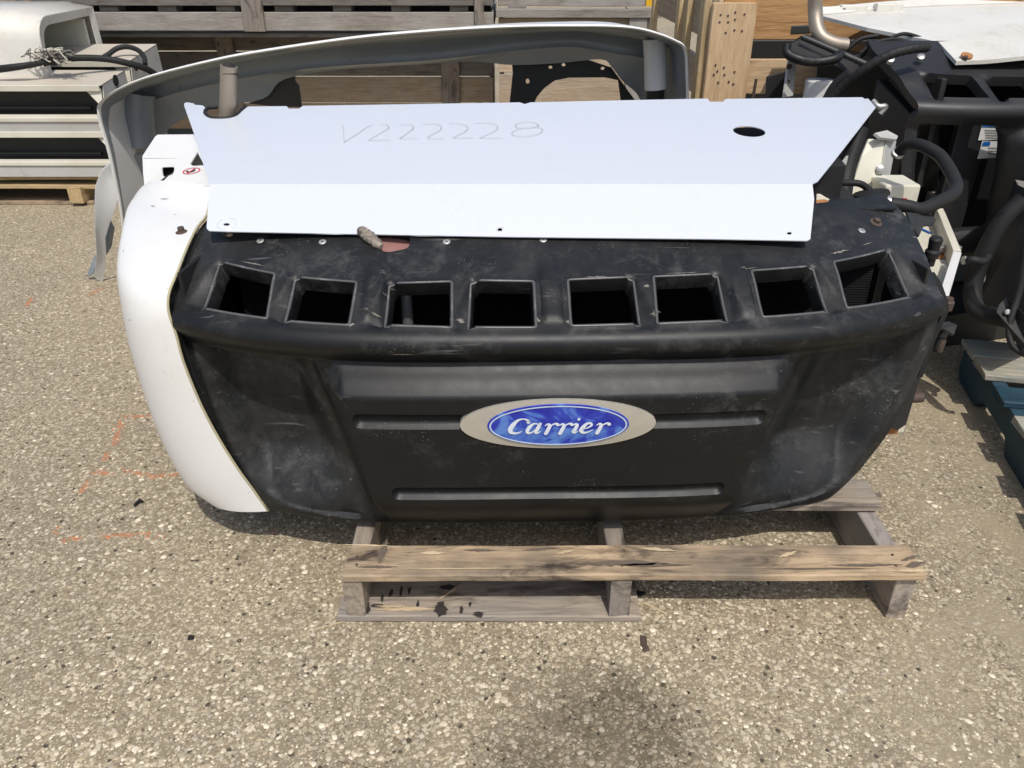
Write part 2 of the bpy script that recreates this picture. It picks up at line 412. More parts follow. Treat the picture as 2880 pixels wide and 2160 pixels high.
def mk_fins(name, base=(.03, .03, .032), axis=2, pitch=250):
    m, nt, ns, ls, b = mat(name)
    tc = nt.nodes.new('ShaderNodeTexCoord'); s = nt.nodes.new('ShaderNodeSeparateXYZ'); ls.new(tc.outputs['Object'], s.inputs[0])
    w = mth(nt, 'SINE', mth(nt, 'MULTIPLY', s.outputs[axis], pitch * 2 * math.pi))
    n = noise(nt, coords(nt, (1, 1, 1), False), 8, 4, .6)
    ls.new(mixc(nt, mth(nt, 'MULTIPLY_ADD', w, .35), base, tuple(c * 2.2 for c in base)), b.inputs['Base Color'])
    b.inputs['Roughness'].default_value = .7; b.inputs['Specular IOR Level'].default_value = .15; bump(nt, w, b, .6, .002); return m
M_FINS = mk_fins('coil_fins_dark', (.004, .004, .0045))
M_COIL = mk_fins('evaporator_coil', (.045, .045, .043), 0, 300)

def stain(nt, v, col):
    # soft dark patch in the paving in front of the pallet
    s = nt.nodes.new('ShaderNodeSeparateXYZ'); nt.links.new(v, s.inputs[0])
    dx = mth(nt, 'DIVIDE', mth(nt, 'SUBTRACT', s.outputs[0], .16), .25); dy = mth(nt, 'DIVIDE', mth(nt, 'SUBTRACT', s.outputs[1], .96), .23)
    rr = mth(nt, 'ADD', mth(nt, 'MULTIPLY', dx, dx), mth(nt, 'MULTIPLY', dy, dy))
    rr = mth(nt, 'ADD', rr, mth(nt, 'MULTIPLY', mth(nt, 'SUBTRACT', noise(nt, v, 6, 3, .62), .5), 1.8))
    f = ramp(nt, rr, [(.1, g3(.85)), (1.35, g3(0))]).outputs[0]
    return mixc(nt, f, col, mixc(nt, 1.0, col, (.42, .41, .40), 'MULTIPLY'))
def mk_ground():
    m, nt, ns, ls, b = mat('exposed_aggregate_paving')
    v = coords(nt, (1, 1, 1), False, True)
    wob = nt.nodes.new('ShaderNodeTexNoise'); wob.inputs['Scale'].default_value = 60; ls.new(v, wob.inputs['Vector'])
    vm = nt.nodes.new('ShaderNodeVectorMath'); vm.operation = 'MULTIPLY_ADD'; ls.new(wob.outputs['Color'], vm.inputs[0]); vm.inputs[1].default_value = (.008, .008, 0); ls.new(v, vm.inputs[2])
    vv = vm.outputs[0]
    sand = mixc(nt, noise(nt, v, 330, 3, .75), (.165, .128, .077), (.39, .325, .215))
    sand = mixc(nt, ramp(nt, noise(nt, v, 700, 2, .6), [(.62, g3(0)), (.70, g3(.5))]).outputs[0], sand, (.085, .066, .042))
    sand = mixc(nt, ramp(nt, noise(nt, v, 2.2, 4, .6), [(.35, g3(0)), (.75, g3(1))]).outputs[0], sand, mixc(nt, .45, sand, (.30, .25, .18)))
    def stones(scale, palette, lo, hi, amount_noise, thresh):
        vo = nt.nodes.new('ShaderNodeTexVoronoi'); vo.inputs['Scale'].default_value = scale; vo.inputs['Randomness'].default_value = 1.0; ls.new(vv, vo.inputs['Vector'])
        sepc = nt.nodes.new('ShaderNodeSeparateColor'); ls.new(vo.outputs['Color'], sepc.inputs[0])
        c = ramp(nt, sepc.outputs[0], palette, 'CONSTANT').outputs[0]
        mask = ramp(nt, vo.outputs['Distance'], [(lo, g3(1)), (hi, g3(0))]).outputs[0]
        sel = ramp(nt, mth(nt, 'ADD', sepc.outputs[1], mth(nt, 'MULTIPLY_ADD', amount_noise, .9)), [(thresh, g3(0)), (thresh + .02, g3(1))]).outputs[0]
        return c, mth(nt, 'MULTIPLY', mask, sel), vo.outputs['Distance']
    pal = [(0, (.46, .39, .265)), (.22, (.58, .50, .36)), (.40, (.38, .315, .21)), (.56, (.31, .25, .165)), (.68, (.54, .46, .315)), (.80, (.21, .165, .105)), (.90, (.66, .58, .44)), (.965, (.06, .05, .036))]
    an = mth(nt, 'SUBTRACT', noise(nt, v, 1.6, 3, .6), .45)
    c1, m1, d1 = stones(85, pal, .36, .50, an, .42)
    c2, m2, d2 = stones(190, pal, .36, .55, an, .25)
    col = mixc(nt, mth(nt, 'MULTIPLY', m2, .85), sand, c2)
    col = mixc(nt, mth(nt, 'MULTIPLY', m1, .92), col, c1)
    big = ramp(nt, noise(nt, v, .9, 5, .65), [(.35, (.80, .81, .84)), (.65, (.99, .985, .985))]).outputs[0]
    col = mixc(nt, 1.0, col, big, 'MULTIPLY')
    col = stain(nt, v, col); s = nt.nodes.new('ShaderNodeSeparateXYZ'); ls.new(v, s.inputs[0])
    # dust swept over the right-hand side
    dm = mth(nt, 'MULTIPLY', ramp(nt, noise(nt, v, 4.5, 5, .6, .8), [(.42, g3(0)), (.6, g3(1))]).outputs[0], ramp(nt, mth(nt, 'SUBTRACT', s.outputs[0], mth(nt, 'MULTIPLY', s.outputs[1], .35)), [(.15, g3(.12)), (.5, g3(.75))]).outputs[0])
    col = mixc(nt, dm, col, mixc(nt, noise(nt, v, 240, 3, .7), (.25, .205, .135), (.40, .335, .23)))
    ls.new(col, b.inputs['Base Color']); b.inputs['Roughness'].default_value = .85; b.inputs['Specular IOR Level'].default_value = .25
    h = mth(nt, 'ADD', mth(nt, 'MULTIPLY', m1, .8), mth(nt, 'ADD', mth(nt, 'MULTIPLY', m2, .4), mth(nt, 'MULTIPLY', noise(nt, v, 330, 2, .75), .7)))
    bump(nt, h, b, .38, .003)
    return m
M_GROUND = mk_ground()
def pebmat(name, c):
    m, nt, ns, ls, b = mat(name)
    n = noise(nt, coords(nt, (1, 1, 1), False, True), 260, 1, .6)
    pv_ = coords(nt, (1, 1, 1), False, True)
    ls.new(stain(nt, pv_, mixc(nt, n, tuple(x * .75 for x in c), tuple(min(1, x * 1.2) for x in c))), b.inputs['Base Color']); b.inputs['Roughness'].default_value = .7; b.inputs['Specular IOR Level'].default_value = .3
    return m
PEB = [pebmat('pebble_%s' % n, c) for n, c in (('cream', (.60, .51, .37)), ('pale', (.70, .62, .475)), ('tan', (.44, .36, .24)), ('brown', (.29, .225, .145)), ('grey', (.36, .315, .24)), ('dark', (.055, .046, .034)))]
M_ORANGE = pebmat('orange_spray_paint', (.46, .185, .085))

# ------------------------------------------------------------------ ground
g = mk('ground', [(-60, -40, 0), (60, -40, 0), (60, 90, 0), (-60, 90, 0)], [(0, 1, 2, 3)], M_GROUND); g['kind'] = 'structure'
def pebbles(name, cx, cy, rad, mats, midx, parent=None, zs=.35):
    n = len(cx); k = 7
    ang = np.arange(k) * 2 * np.pi / k
    rot = RNG.uniform(0, 6.28, n); asp = RNG.uniform(.55, 1.0, n)
    rj = RNG.uniform(.72, 1.15, (n, k))
    lx = np.cos(ang)[None] * rad[:, None] * rj; ly = np.sin(ang)[None] * rad[:, None] * rj * asp[:, None]
    X = lx * np.cos(rot)[:, None] - ly * np.sin(rot)[:, None]; Y = lx * np.sin(rot)[:, None] + ly * np.cos(rot)[:, None]
    V = np.zeros((n, 2 * k, 3)); hgt = np.minimum(rad * RNG.uniform(.10, zs, n), .0016)
    V[:, :k, 0] = cx[:, None] + X; V[:, :k, 1] = cy[:, None] + Y; V[:, :k, 2] = -.0008
    V[:, k:, 0] = cx[:, None] + X * .62; V[:, k:, 1] = cy[:, None] + Y * .62; V[:, k:, 2] = hgt[:, None] * RNG.uniform(.8, 1.1, (n, k))
    b = (np.arange(n) * 2 * k)[:, None]
    i = np.arange(k); q = np.stack([i, (i + 1) % k, (i + 1) % k + k, i + k], 1)
    me = bpy.data.meshes.new(name)
    nv = n * 2 * k; quads = (b[:, :, None] + q[None]).reshape(-1, 4); caps = b + (np.arange(k) + k)[None]
    me.vertices.add(nv); me.vertices.foreach_set('co', V.reshape(-1))
    lq = quads.reshape(-1); lc = caps.reshape(-1)
    me.loops.add(len(lq) + len(lc)); me.loops.foreach_set('vertex_index', np.concatenate([lq, lc]).astype(np.int32))
    me.polygons.add(len(quads) + n)
    me.polygons.foreach_set('loop_start', np.concatenate([np.arange(len(quads)) * 4, len(lq) + np.arange(n) * k]).astype(np.int32))
    me.polygons.foreach_set('material_index', np.concatenate([np.repeat(midx, k), midx]).astype(np.int32))
    for m in mats: me.materials.append(m)
    me.update(calc_edges=True); me.validate()
    o = bpy.data.objects.new(name, me); C.objects.link(o); o['kind'] = 'stuff'; return o
N1 = 46000
cy = RNG.uniform(.82, 4.6, N1) ** 1.0; t = RNG.random(N1); cy = .82 + (4.6 - .82) * t ** 2.0
cx = RNG.uniform(-1, 1, N1) * (.35 + .78 * cy)
clump = np.sin(cx * 3.1 + 1.3) * np.cos(cy * 4.3 + .4) + .6 * np.sin(cx * 7.7 - cy * 5.1)
right = np.clip((cx - .35 * cy - .2) / .5, 0, 1)
keep = RNG.random(N1) < (.72 + .25 * clump) * (1 - .8 * right)
cx, cy = cx[keep], cy[keep]; rad = np.clip(RNG.lognormal(np.log(.0033), .48, len(cx)), .0013, .0095)
mi = RNG.choice(6, len(cx), p=[.30, .20, .25, .13, .075, .045])
rad[mi == 5] *= .62
o = pebbles('gravel', cx, cy, rad, PEB, mi)
tag(o, 'small pale stones set flush in the tan paving', 'stones', kind='stuff')
# orange spray-paint marks: paint left on the tops of the stones
def strokes_pts(strokes, n_per, spread):
    xs, ys = [], []
    for st in strokes:
        p = [atz(a, b, 0) for a, b in st]
        for i in range(len(p) - 1):
            k = int((p[i + 1] - p[i]).length * n_per)
            for j in range(k):
                q = p[i].lerp(p[i + 1], random.random()); xs.append(q.x + random.gauss(0, spread)); ys.append(q.y + random.gauss(0, spread))
    return np.array(xs), np.array(ys)
ox, oy = strokes_pts([[(338, 1183), (322, 1250)], [(345, 1172), (430, 1168)], [(300, 1275), (290, 1295)], [(262, 1328), (315, 1335)], [(345, 1322), (420, 1340), (510, 1333)], [(248, 1352), (232, 1385)],
                      [(180, 1515), (230, 1512)], [(290, 1512), (330, 1505), (420, 1500)], [(450, 1505), (455, 1512)], [(768, 1492), (778, 1500)], [(155, 1500), (165, 1490)], [(75, 860), (90, 835)], [(250, 830), (285, 812)], [(440, 810), (470, 800)]], 1000, .0055)
k = RNG.random(len(ox)) < .7; ox, oy = ox[k], oy[k]
o = pebbles('paint_marking', ox, oy, np.clip(RNG.lognormal(np.log(.0034), .35, len(ox)), .0016, .007), [M_ORANGE], np.zeros(len(ox), int), zs=.2); o['kind'] = 'structure'

# ------------------------------------------------------------------ pallet under the main unit
PAL = thing('wooden_pallet', (.26, 1.76, 0), 'worn brown wooden pallet lying under the black front grille', 'pallet')
plank('deck_board', (.258, 1.3145, .131), (1.225, .100, .019), W_PALLET, PAL, (0, 0, R(.15)), .003, .004)
for y, x, l in ((1.552, .262, 1.22), (1.80, .26, 1.22), (2.02, .26, 1.22), (2.215, .26, 1.22)):
    plank('deck_board', (x, y, .131), (l, .108, .019), W_PALLET_G, PAL, (0, 0, 0), .003, .004)
for x in (-.340, .233):
    plank('stringer', (x, 1.77, .070), (1.0, .046, .100), W_PALLET_G, PAL, (0, 0, R(90)), .002, .003)
plank('stringer', (.842, 1.775, .0605), (.98, .047, .119), W_PALLET_G, PAL, (0, 0, R(90)), .002, .003)
plank('bottom_board', (-.05, 1.335, .010), (.66, .135, .019), W_PALLET_G, PAL, (0, 0, 0), .001, .003)
plank('bottom_board', (-.05, 2.20, .010), (.66, .12, .019), W_PALLET_G, PAL, (0, 0, 0), .001, .003)
def jag(name, px, py, z, L, W, ang, m, seed, lift=.0012, vert=False):
    rr = random.Random(seed); v, f = [], []; n_ = 16; c_ = atz(px, py, z)
    for i in range(n_ + 1):
        t_ = i / n_ - .5; wd = W * max(.16, 1 - abs(2 * t_) ** 1.8) * rr.uniform(.55, 1.0); off = rr.uniform(-.3, .3) * W * .35
        for sd in (-1, 1):
            a, b = t_ * L, off + sd * wd / 2
            v.append(c_ + Vector((a * math.cos(ang) - b * math.sin(ang), a * math.sin(ang) + b * math.cos(ang), lift)))
    for i in range(n_): f.append((2 * i, 2 * i + 1, 2 * i + 3, 2 * i + 2))
    return mk(name, v, f, m, PAL)
for k_, (px, py, z, L, W, a) in enumerate(((1215, 1556, .1415, .055, .014, 0), (1590, 1553, .1415, .045, .011, .3), (1850, 1546, .1415, .085, .012, -.1), (2215, 1560, .1415, .050, .011, .4), (1140, 1714, .0215, .13, .016, .02), (1105, 1706, .0215, .08, .010, .0), (2570, 1606, .1415, .085, .010, .05), (1030, 1534, .1415, .11, .006, -.04), (1320, 1600, .1415, .3, .005, .01))):
    jag('torn_wood', px, py, z, L, W, a, W_SPLINT, k_)
def blob(px, py, z, rx, ry, seed, m=None):
    rr = random.Random(seed); c_ = atz(px, py, z); n_ = 22
    v = [c_ + Vector((0, 0, .0012))] + [c_ + Vector((rx * math.cos(a) * q, ry * math.sin(a) * q, .0012)) for a, q in [(2 * math.pi * i / n_, rr.uniform(.55, 1.05)) for i in range(n_)]]
    mk('wet_stain', v, [(0, i + 1, (i + 1) % n_ + 1) for i in range(n_)], m or M_WETSTAIN, PAL)
for k_, a_ in enumerate(((1030, 1712, .021, .011, .022), (1028, 1690, .021, .008, .012), (1238, 1716, .021, .018, .020), (1240, 1700, .021, .010, .010), (1345, 1728, .021, .014, .010), (1262, 1652, .021, .022, .010), (1062, 1704, .021, .020, .006), (1100, 1668, .021, .005, .016), (1128, 1664, .021, .004, .020), (1152, 1662, .021, .005, .014), (1075, 1684, .021, .004, .014), (1175, 1700, .021, .004, .016), (1298, 1716, .021, .005, .014), (1322, 1700, .021, .004, .010))):
    blob(*a_, 300 + k_)
for k_, (px, py, z, L, W, a) in enumerate((
        (1750, 1585, .1412, .20, .022, .0), (1840, 1590, .1412, .16, .012, .0), (1520, 1545, .1412, .08, .008, .1), (1350, 1548, .1412, .07, .010, .0), (1078, 1550, .1412, .08, .020, 1.5), (2440, 1590, .1412, .15, .010, .02), (2560, 1570, .1412, .05, .012, .4), (2575, 1588, .1412, .05, .018, .3), (2300, 1600, .1412, .25, .005, .0), (1060, 1595, .1412, .09, .008, .0), (2465, 1395, .1412, .04, .03, .6), (2440, 1410, .1412, .05, .012, .8))):
    jag('wet_stain', px, py, z, L, W, a, M_WETSTAIN if z < .1 else M_GRIME, 50 + k_)
for (px, py, r_) in ((1005, 1566, .0035), (1003, 1588, .003), (1756, 1548, .003), (1750, 1590, .003), (2510, 1560, .003), (2520, 1590, .003)):
    p = atz(px, py, .1412); lathe('nail_head', p, (0, 0, 1), [(-.004, r_), (.0008, r_), (.0016, r_ * .6)], M_RUST, PAL, 8)

# ------------------------------------------------------------------ main refrigeration unit
UNIT = thing('refrigeration_unit', (.09, 1.9, .14), 'truck refrigeration unit with black grille and white left cowl on the pallet', 'refrigeration unit')
PROF = [(1.50,.139),(1.455,.140),(1.432,.147),(1.424,.165),(1.416,.25),(1.406,.40),(1.400,.52),(1.399,.572),(1.396,.590),(1.384,.603),(1.373,.616),(1.371,.630),(1.380,.640),(1.400,.648),(1.44,.670),(1.495,.702),(1.58,.733),(1.66,.762),(1.74,.790)]
PRs = np.array([(v.x, v.y) for v in crom([Vector((a, b, 0)) for a, b in PROF], 8)])
PW = np.concatenate([[0], np.cumsum(np.linalg.norm(np.diff(PRs, axis=0), axis=1))])
PROF[7:15] = [(1.399,.565),(1.393,.582),(1.379,.595),(1.367,.612),(1.367,.629),(1.378,.643),(1.400,.653),(1.44,.672)]
PRs = np.array([(v.x, v.y) for v in crom([Vector((a, b, 0)) for a, b in PROF], 8)])
XC, YAW = .09, R(1.5)
def S_local(x, w):
    return np.stack([x, np.interp(w, PW, PRs[:, 0]) - 1.4 + .33 * np.abs(x) ** 3.7, np.interp(w, PW, PRs[:, 1])], -1)
def nrm(x, w, e=.004):
    a = S_local(x + e, w) - S_local(x - e, w); b = S_local(x, w + e) - S_local(x, w - e)
    n = np.cross(a, b); n /= np.linalg.norm(n, axis=-1)[..., None]; return n      # points to the viewer
SLOTS = [[(-.700,.735),(-.574,.720),(-.573,.607),(-.716,.609)], [(-.526,.716),(-.402,.709),(-.407,.602),(-.535,.605)], [(-.331,.707),(-.211,.712),(-.209,.600),(-.334,.604)], [(-.167,.715),(-.047,.711),(-.047,.599),(-.172,.600)],
         [(.028,.715),(.156,.722),(.157,.604),(.027,.602)], [(.202,.722),(.330,.726),(.331,.606),(.195,.604)], [(.406,.730),(.538,.731),(.544,.613),(.404,.611)], [(.590,.736),(.737,.747),(.750,.611),(.586,.616)]]
OUT_L = [(-.745,.965),(-.764,.888),(-.766,.807),(-.769,.745),(-.774,.672),(-.777,.604),(-.779,.555),(-.782,.503),(-.775,.416),(-.754,.311),(-.715,.190),(-.690,.130),(-.655,.085),(-.61,.045),(-.53,.012)]
OUT_R = [(.53,.012),(.62,.05),(.68,.09),(.735,.14),(.79,.215),(.838,.349),(.857,.444),(.858,.495),(.84,.55),(.826,.590),(.827,.665),(.829,.733),(.838,.813),(.826,.871),(.80,.94)]
OUTL = OUT_L + OUT_R
POCK_L = rounded([(-.752,.506),(-.62,.508),(-.505,.506),(-.446,.306),(-.388,.092),(-.475,.093),(-.56,.098),(-.66,.118),(-.700,.214),(-.738,.356)], .035, 4)
POCK_R = rounded([(.80,.488),(.649,.497),(.518,.498),(.483,.304),(.396,.088),(.51,.086),(.60,.092),(.70,.115),(.752,.255),(.797,.41)], .035, 4)
PANEL = [(-.488,.515),(.503,.508),(.388,.075),(-.382,.078)]
def pill(x0, x1, w, h): return rounded([(x0, w - h), (x1, w - h), (x1, w + h), (x0, w + h)], h * .95, 4)
GROOVES = [pill(-.400, -.165, .398, .0155), pill(.165, .412, .394, .0155), pill(-.338, .355, .215, .0145)]
OLW = ([.084, .092, .105, .13, .21, .356, .506], [-.50, -.58, -.63, -.668, -.706, -.740, -.757]); ORW = ([.084, .092, .105, .13, .255, .41, .49], [.51, .60, .66, .705, .760, .802, .810])
def disp(P):
    x, w = P[:, 0], P[:, 1]; d = np.zeros(len(P))
    xl = np.interp(w, [.08, .51], [-.392, -.512]); xr = np.interp(w, [.08, .51], [.399, .528])
    ol = np.interp(w, OLW[0], OLW[1]); orr = np.interp(w, ORW[0], ORW[1])
    dep = (.012 + .084 * sstep((w - .098) / .140)) * sstep((.507 - w) / .012) * sstep((w - .082) / .008)
    for tt, rim_ in (((xl - x) / (xl - ol), x - ol), ((x - xr) / (orr - xr), orr - x)):        # scoops: deepest along the crease, shallow outside
        d -= np.where((tt >= 0) & (rim_ > 0), dep * (.32 + .68 * sstep(tt / .42) - .30 * sstep((tt - .5) / .5)) * sstep(rim_ / .034), 0)
    side = np.minimum(x - xl, xr - x); top = .511 - w
    k = np.clip(side / np.interp(w, [.10, .50], [.034, .082]), 0, 1)
    pan = .056 * np.clip(top / .060, 0, 1) ** .9 * sstep((w - .075) / .12)
    d += np.where(side > 0, -.32 * dep * (1 - k) + pan * k, 0)
    for gr in GROOVES:
        s = sdist(P, gr); d -= .0135 * np.clip((s + .002) / .0095, 0, 1)
    for i, sl in enumerate(SLOTS):
        s = -sdist(P, sl); d += .003 * np.exp(-(s / .008) ** 2)
        cx_ = np.mean([q[0] for q in sl]); sg = np.sign(cx_ - .02)      # scooped triangle on the outer side of each slot
        q1, q0 = (sl[1], sl[2]) if sg > 0 else (sl[0], sl[3])
        tt = np.clip((q1[1] - w) / (q1[1] - q0[1]), -.2, 1.2)
        dx = (x - (q1[0] + (q0[0] - q1[0]) * tt)) * sg
        wt = .010 + .032 * np.clip(tt, 0, 1)
        d -= .017 * np.clip(1 - dx / wt, 0, 1) * (dx > -.01) * np.clip((tt + .10) / .12, 0, 1) * np.clip((1.06 - tt) / .06, 0, 1) * (s > -.004)
    for xr_ in (-.362, -.01, .372):
        d += .006 * sstep((.022 - np.abs(x - xr_)) / .006) * sstep((w - .605) / .02) * sstep((.80 - w) / .06)
    d += .0012 * np.sin(x * 9 + w * 13) * np.sin(w * 17 + 1)
    return d
def build_fascia(name, place, parent, matl, holes_extra=(), spacing=.0068):
    slots = [rounded(s, .004, 2) for s in SLOTS]
    cut = rounded([(-.395,.872),(-.30,.872),(-.300,.822),(-.345,.806),(-.390,.832)], .012, 3)      # broken cut-out at the panel edge
    holes = slots + [cut] + list(holes_extra)
    extra = []
    if not holes_extra:
        wo = np.linspace(.0845, .505, 40)
        for tab, sg in ((OLW, 1), (ORW, -1)):
            for dd in (0, .017, .034): extra.append(([(float(np.interp(a, *tab)) + sg * dd, float(a)) for a in wo], False))
        extra += [([(-.50, .0825), (-.392, .0825)], False), ([(.40, .0825), (.51, .0825)], False), ([(-.50, .0905), (-.392, .0905)], False), ([(.40, .0905), (.51, .0905)], False), ([(-.74, .495), (-.52, .495)], False), ([(.54, .495), (.79, .495)], False)]
        ww = np.linspace(.09, .505, 12)
        extra += [([(float(np.interp(a, [.08, .51], [-.392, -.512])), float(a)) for a in ww], False), ([(float(np.interp(a, [.08, .51], [.399, .528])), float(a)) for a in ww], False)]
        for sg, tab in ((1, [-.392, -.512]), (-1, [.399, .528])):
            extra.append(([(float(np.interp(a, [.08, .51], tab)) + sg * float(np.interp(a, [.10, .50], [.034, .082])), float(a)) for a in np.linspace(.10, .45, 10)], False))
        for gr in GROOVES:
            c0 = np.mean(gr, 0); hx = max(p[0] for p in gr) - c0[0]; hw = max(p[1] for p in gr) - c0[1]
            for dd in (-.002, .004, .009):
                extra.append((rounded([(c0[0] - hx + dd, c0[1] - hw + dd), (c0[0] + hx - dd, c0[1] - hw + dd), (c0[0] + hx - dd, c0[1] + hw - dd), (c0[0] - hx + dd, c0[1] + hw - dd)], max(.002, (hw - dd) * .9), 3), True))
        for a in (.545, .558, .566, .574, .582, .592): extra.append(([(-.74, a), (.79, a)], False))
        extra += [([(-.45, .511), (.47, .511)], False), ([(-.40, .451), (.42, .451)], False), ([(-.74, .507), (-.52, .507)], False), ([(.54, .507), (.79, .507)], False)]
        for sl in SLOTS:
            sg = 1 if np.mean([q[0] for q in sl]) > .02 else -1
            q1, q0 = (sl[1], sl[2]) if sg > 0 else (sl[0], sl[3])
            extra.append(([(q1[0] + sg * .010, q1[1] + .006), (q0[0] + sg * .042, q0[1] - .004)], False))
    if not holes_extra:
        for xr_ in (-.362, -.01, .372):
            for dd in (.022, .016): extra += [([(xr_ - dd, .61), (xr_ - dd, .78)], False), ([(xr_ + dd, .61), (xr_ + dd, .78)], False)]
    V, T = cdt(OUTL, holes, spacing, extra)
    T = orient(T, V)
    n = nrm(V[:, 0], V[:, 1]); P3 = S_local(V[:, 0], V[:, 1]) + n * disp(V)[:, None]
    verts = [tuple(p) for p in P3]; faces = [tuple(int(i) for i in t) for t in T]
    # inward returns along every free edge
    be = bloops(T); vid = {}
    depth = .028
    hc = [np.mean(h, 0) for h in slots]
    for a, b in be:
        for q in (a, b):
            if q not in vid:
                p2 = V[q]; inside = -n[q] * depth
                k = int(np.argmin([np.linalg.norm(p2 - c) for c in hc]))
                if pdist(p2[None], slots[k])[0] < .002:
                    c3 = S_local(np.array(hc[k][0]), np.array(hc[k][1])); inside = -n[q] * .030 + (c3 - P3[q]) * .06
                vid[q] = len(verts); verts.append(tuple(P3[q] + inside))
        faces.append((b, a, vid[a], vid[b]))
    verts = [place(v) for v in verts]
    o = mk(name, verts, faces, matl, parent, smooth=True, angle=R(48))
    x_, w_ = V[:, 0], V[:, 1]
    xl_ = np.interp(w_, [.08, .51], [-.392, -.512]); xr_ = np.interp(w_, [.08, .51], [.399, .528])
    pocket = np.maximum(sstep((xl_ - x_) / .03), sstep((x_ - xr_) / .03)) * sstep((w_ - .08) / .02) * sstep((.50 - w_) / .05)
    wear_sheen = .75 * pocket + .55 * sstep((w_ - .57) / .03)  # scoops and deck paled by dust, scuffs and a painted sheen
    at_ = o.data.attributes.new('wear_lift', 'FLOAT', 'POINT'); at_.data.foreach_set('value', np.concatenate([wear_sheen, np.zeros(len(o.data.vertices) - len(wear_sheen))]).astype(np.float32))
    return o
cy_, sy_ = math.cos(YAW), math.sin(YAW)
def place_main(v): return (XC + cy_ * v[0] - sy_ * v[1], 1.4 + sy_ * v[0] + cy_ * v[1], v[2])
def onS(x, w, out=0.0, place=place_main):
    P = np.array([[x, w]]); p = S_local(P[:, 0], P[:, 1]) + nrm(P[:, 0], P[:, 1]) * (disp(P) + out)[:, None]; return Vector(place(p[0]))
def onSs(pts, out=0.0):
    P = np.array(pts, float); q = S_local(P[:, 0], P[:, 1]) + nrm(P[:, 0], P[:, 1]) * (disp(P) + out)[:, None]; return [Vector(place_main(p)) for p in q]
def onSn(x, w):
    return (onS(x, w, .01) - onS(x, w, 0)).normalized()
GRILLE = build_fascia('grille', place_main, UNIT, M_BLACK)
for sl in SLOTS:                                        # worn moulded lip round every slot
    cs_ = np.mean(sl, 0); sl = [(p[0] + .0035 * np.sign(p[0] - cs_[0]), p[1] + .0035 * np.sign(p[1] - cs_[1])) for p in sl]
    q = rounded(sl, .005, 2); n_ = len(q); pts = []
    for i in range(n_):
        a, b = q[i], q[(i + 1) % n_]; k_ = max(1, int(math.hypot(b[0] - a[0], b[1] - a[1]) / .015))
        for j in range(k_): pts.append((a[0] + (b[0] - a[0]) * j / k_, a[1] + (b[1] - a[1]) * j / k_))
    pts = onSs(pts, -.0005); pts.append(pts[0]); v, f = tube_geo(pts, .0028, 7, False); mk('slot_lip', v, f, M_BLACKWORN, GRILLE, smooth=True)
def scuff(x, w, L, W, ang, seed):
    rr = random.Random(seed); v, f = [], []; n_ = 14
    for i in range(n_ + 1):
        t_ = i / n_ - .5; wd = W * max(.06, (1 - (2 * t_) ** 2)) * rr.uniform(.25, 1.0); off = rr.uniform(-.25, .25) * W
        for sd in (-1, 1):
            a, b = t_ * L, off + sd * wd / 2
            v.append((x + a * math.cos(ang) - b * math.sin(ang), w + a * math.sin(ang) + b * math.cos(ang)))
    for i in range(n_): f.append((2 * i, 2 * i + 1, 2 * i + 3, 2 * i + 2))
    mk('scuff_mark', onSs(v, .0010), f, M_SCUFF, GRILLE)
for k_, a in enumerate([(-.625,.748,.055,.004,-.1),(-.375,.640,.006,.030,1.5),(-.355,.630,.006,.026,1.3),(-.190,.622,.012,.016,1.5),(.082,.727,.050,.006,0.03),(.262,.736,.07,.003,.05),(.182,.700,.012,.010,.4),(.190,.628,.016,.020,1.4),(.398,.741,.040,.004,.1),(.614,.770,.050,.008,.1),(.690,.782,.030,.003,.15),
                          (-.04,.615,.012,.012,.2),(.02,.61,.01,.014,.9),(-.40,.600,.014,.008,.3),(-.30,.55,.05,.003,.0)]):
    scuff(*a, seed=k_)
GRILLE['label'] = 'black plastic front grille with eight square air slots'

# emblem
ec = onS(0.0, .393, .001); en = onSn(0.0, .393)
ex = Vector((cy_, sy_, 0)); ew = en.cross(ex).normalized()
if ew.z < 0: ew = -ew
def oval(name, a, b, h0, dome, m, parent, rings=6, seg=72, cxo=0.0, cyo=0.0):
    v, f = [], []
    for i in range(rings + 1):
        t = 1 - i / rings
        for k in range(seg):
            an = 2 * math.pi * k / seg
            v.append(ec + ex * (a * t * math.cos(an) + cxo) + ew * (b * t * math.sin(an) + cyo) + en * (h0 + dome * (1 - t * t)))
    for k in range(seg): v.append(v[k] - en * (h0 + .012))
    n0 = (rings + 1) * seg
    for i in range(rings):
        for k in range(seg):
            p = i * seg + k; q = i * seg + (k + 1) % seg; f.append((p, q, q + seg, p + seg))
    for k in range(seg): f.append((n0 + k, n0 + (k + 1) % seg, (k + 1) % seg, k))
    return mk(name, v, f, m, parent, smooth=True, angle=R(40))
EMB = oval('emblem', .1945, .0585, .004, .004, M_EMBLEM, GRILLE); EMB['label'] = 'silver oval badge with flaking blue centre reading Carrier'
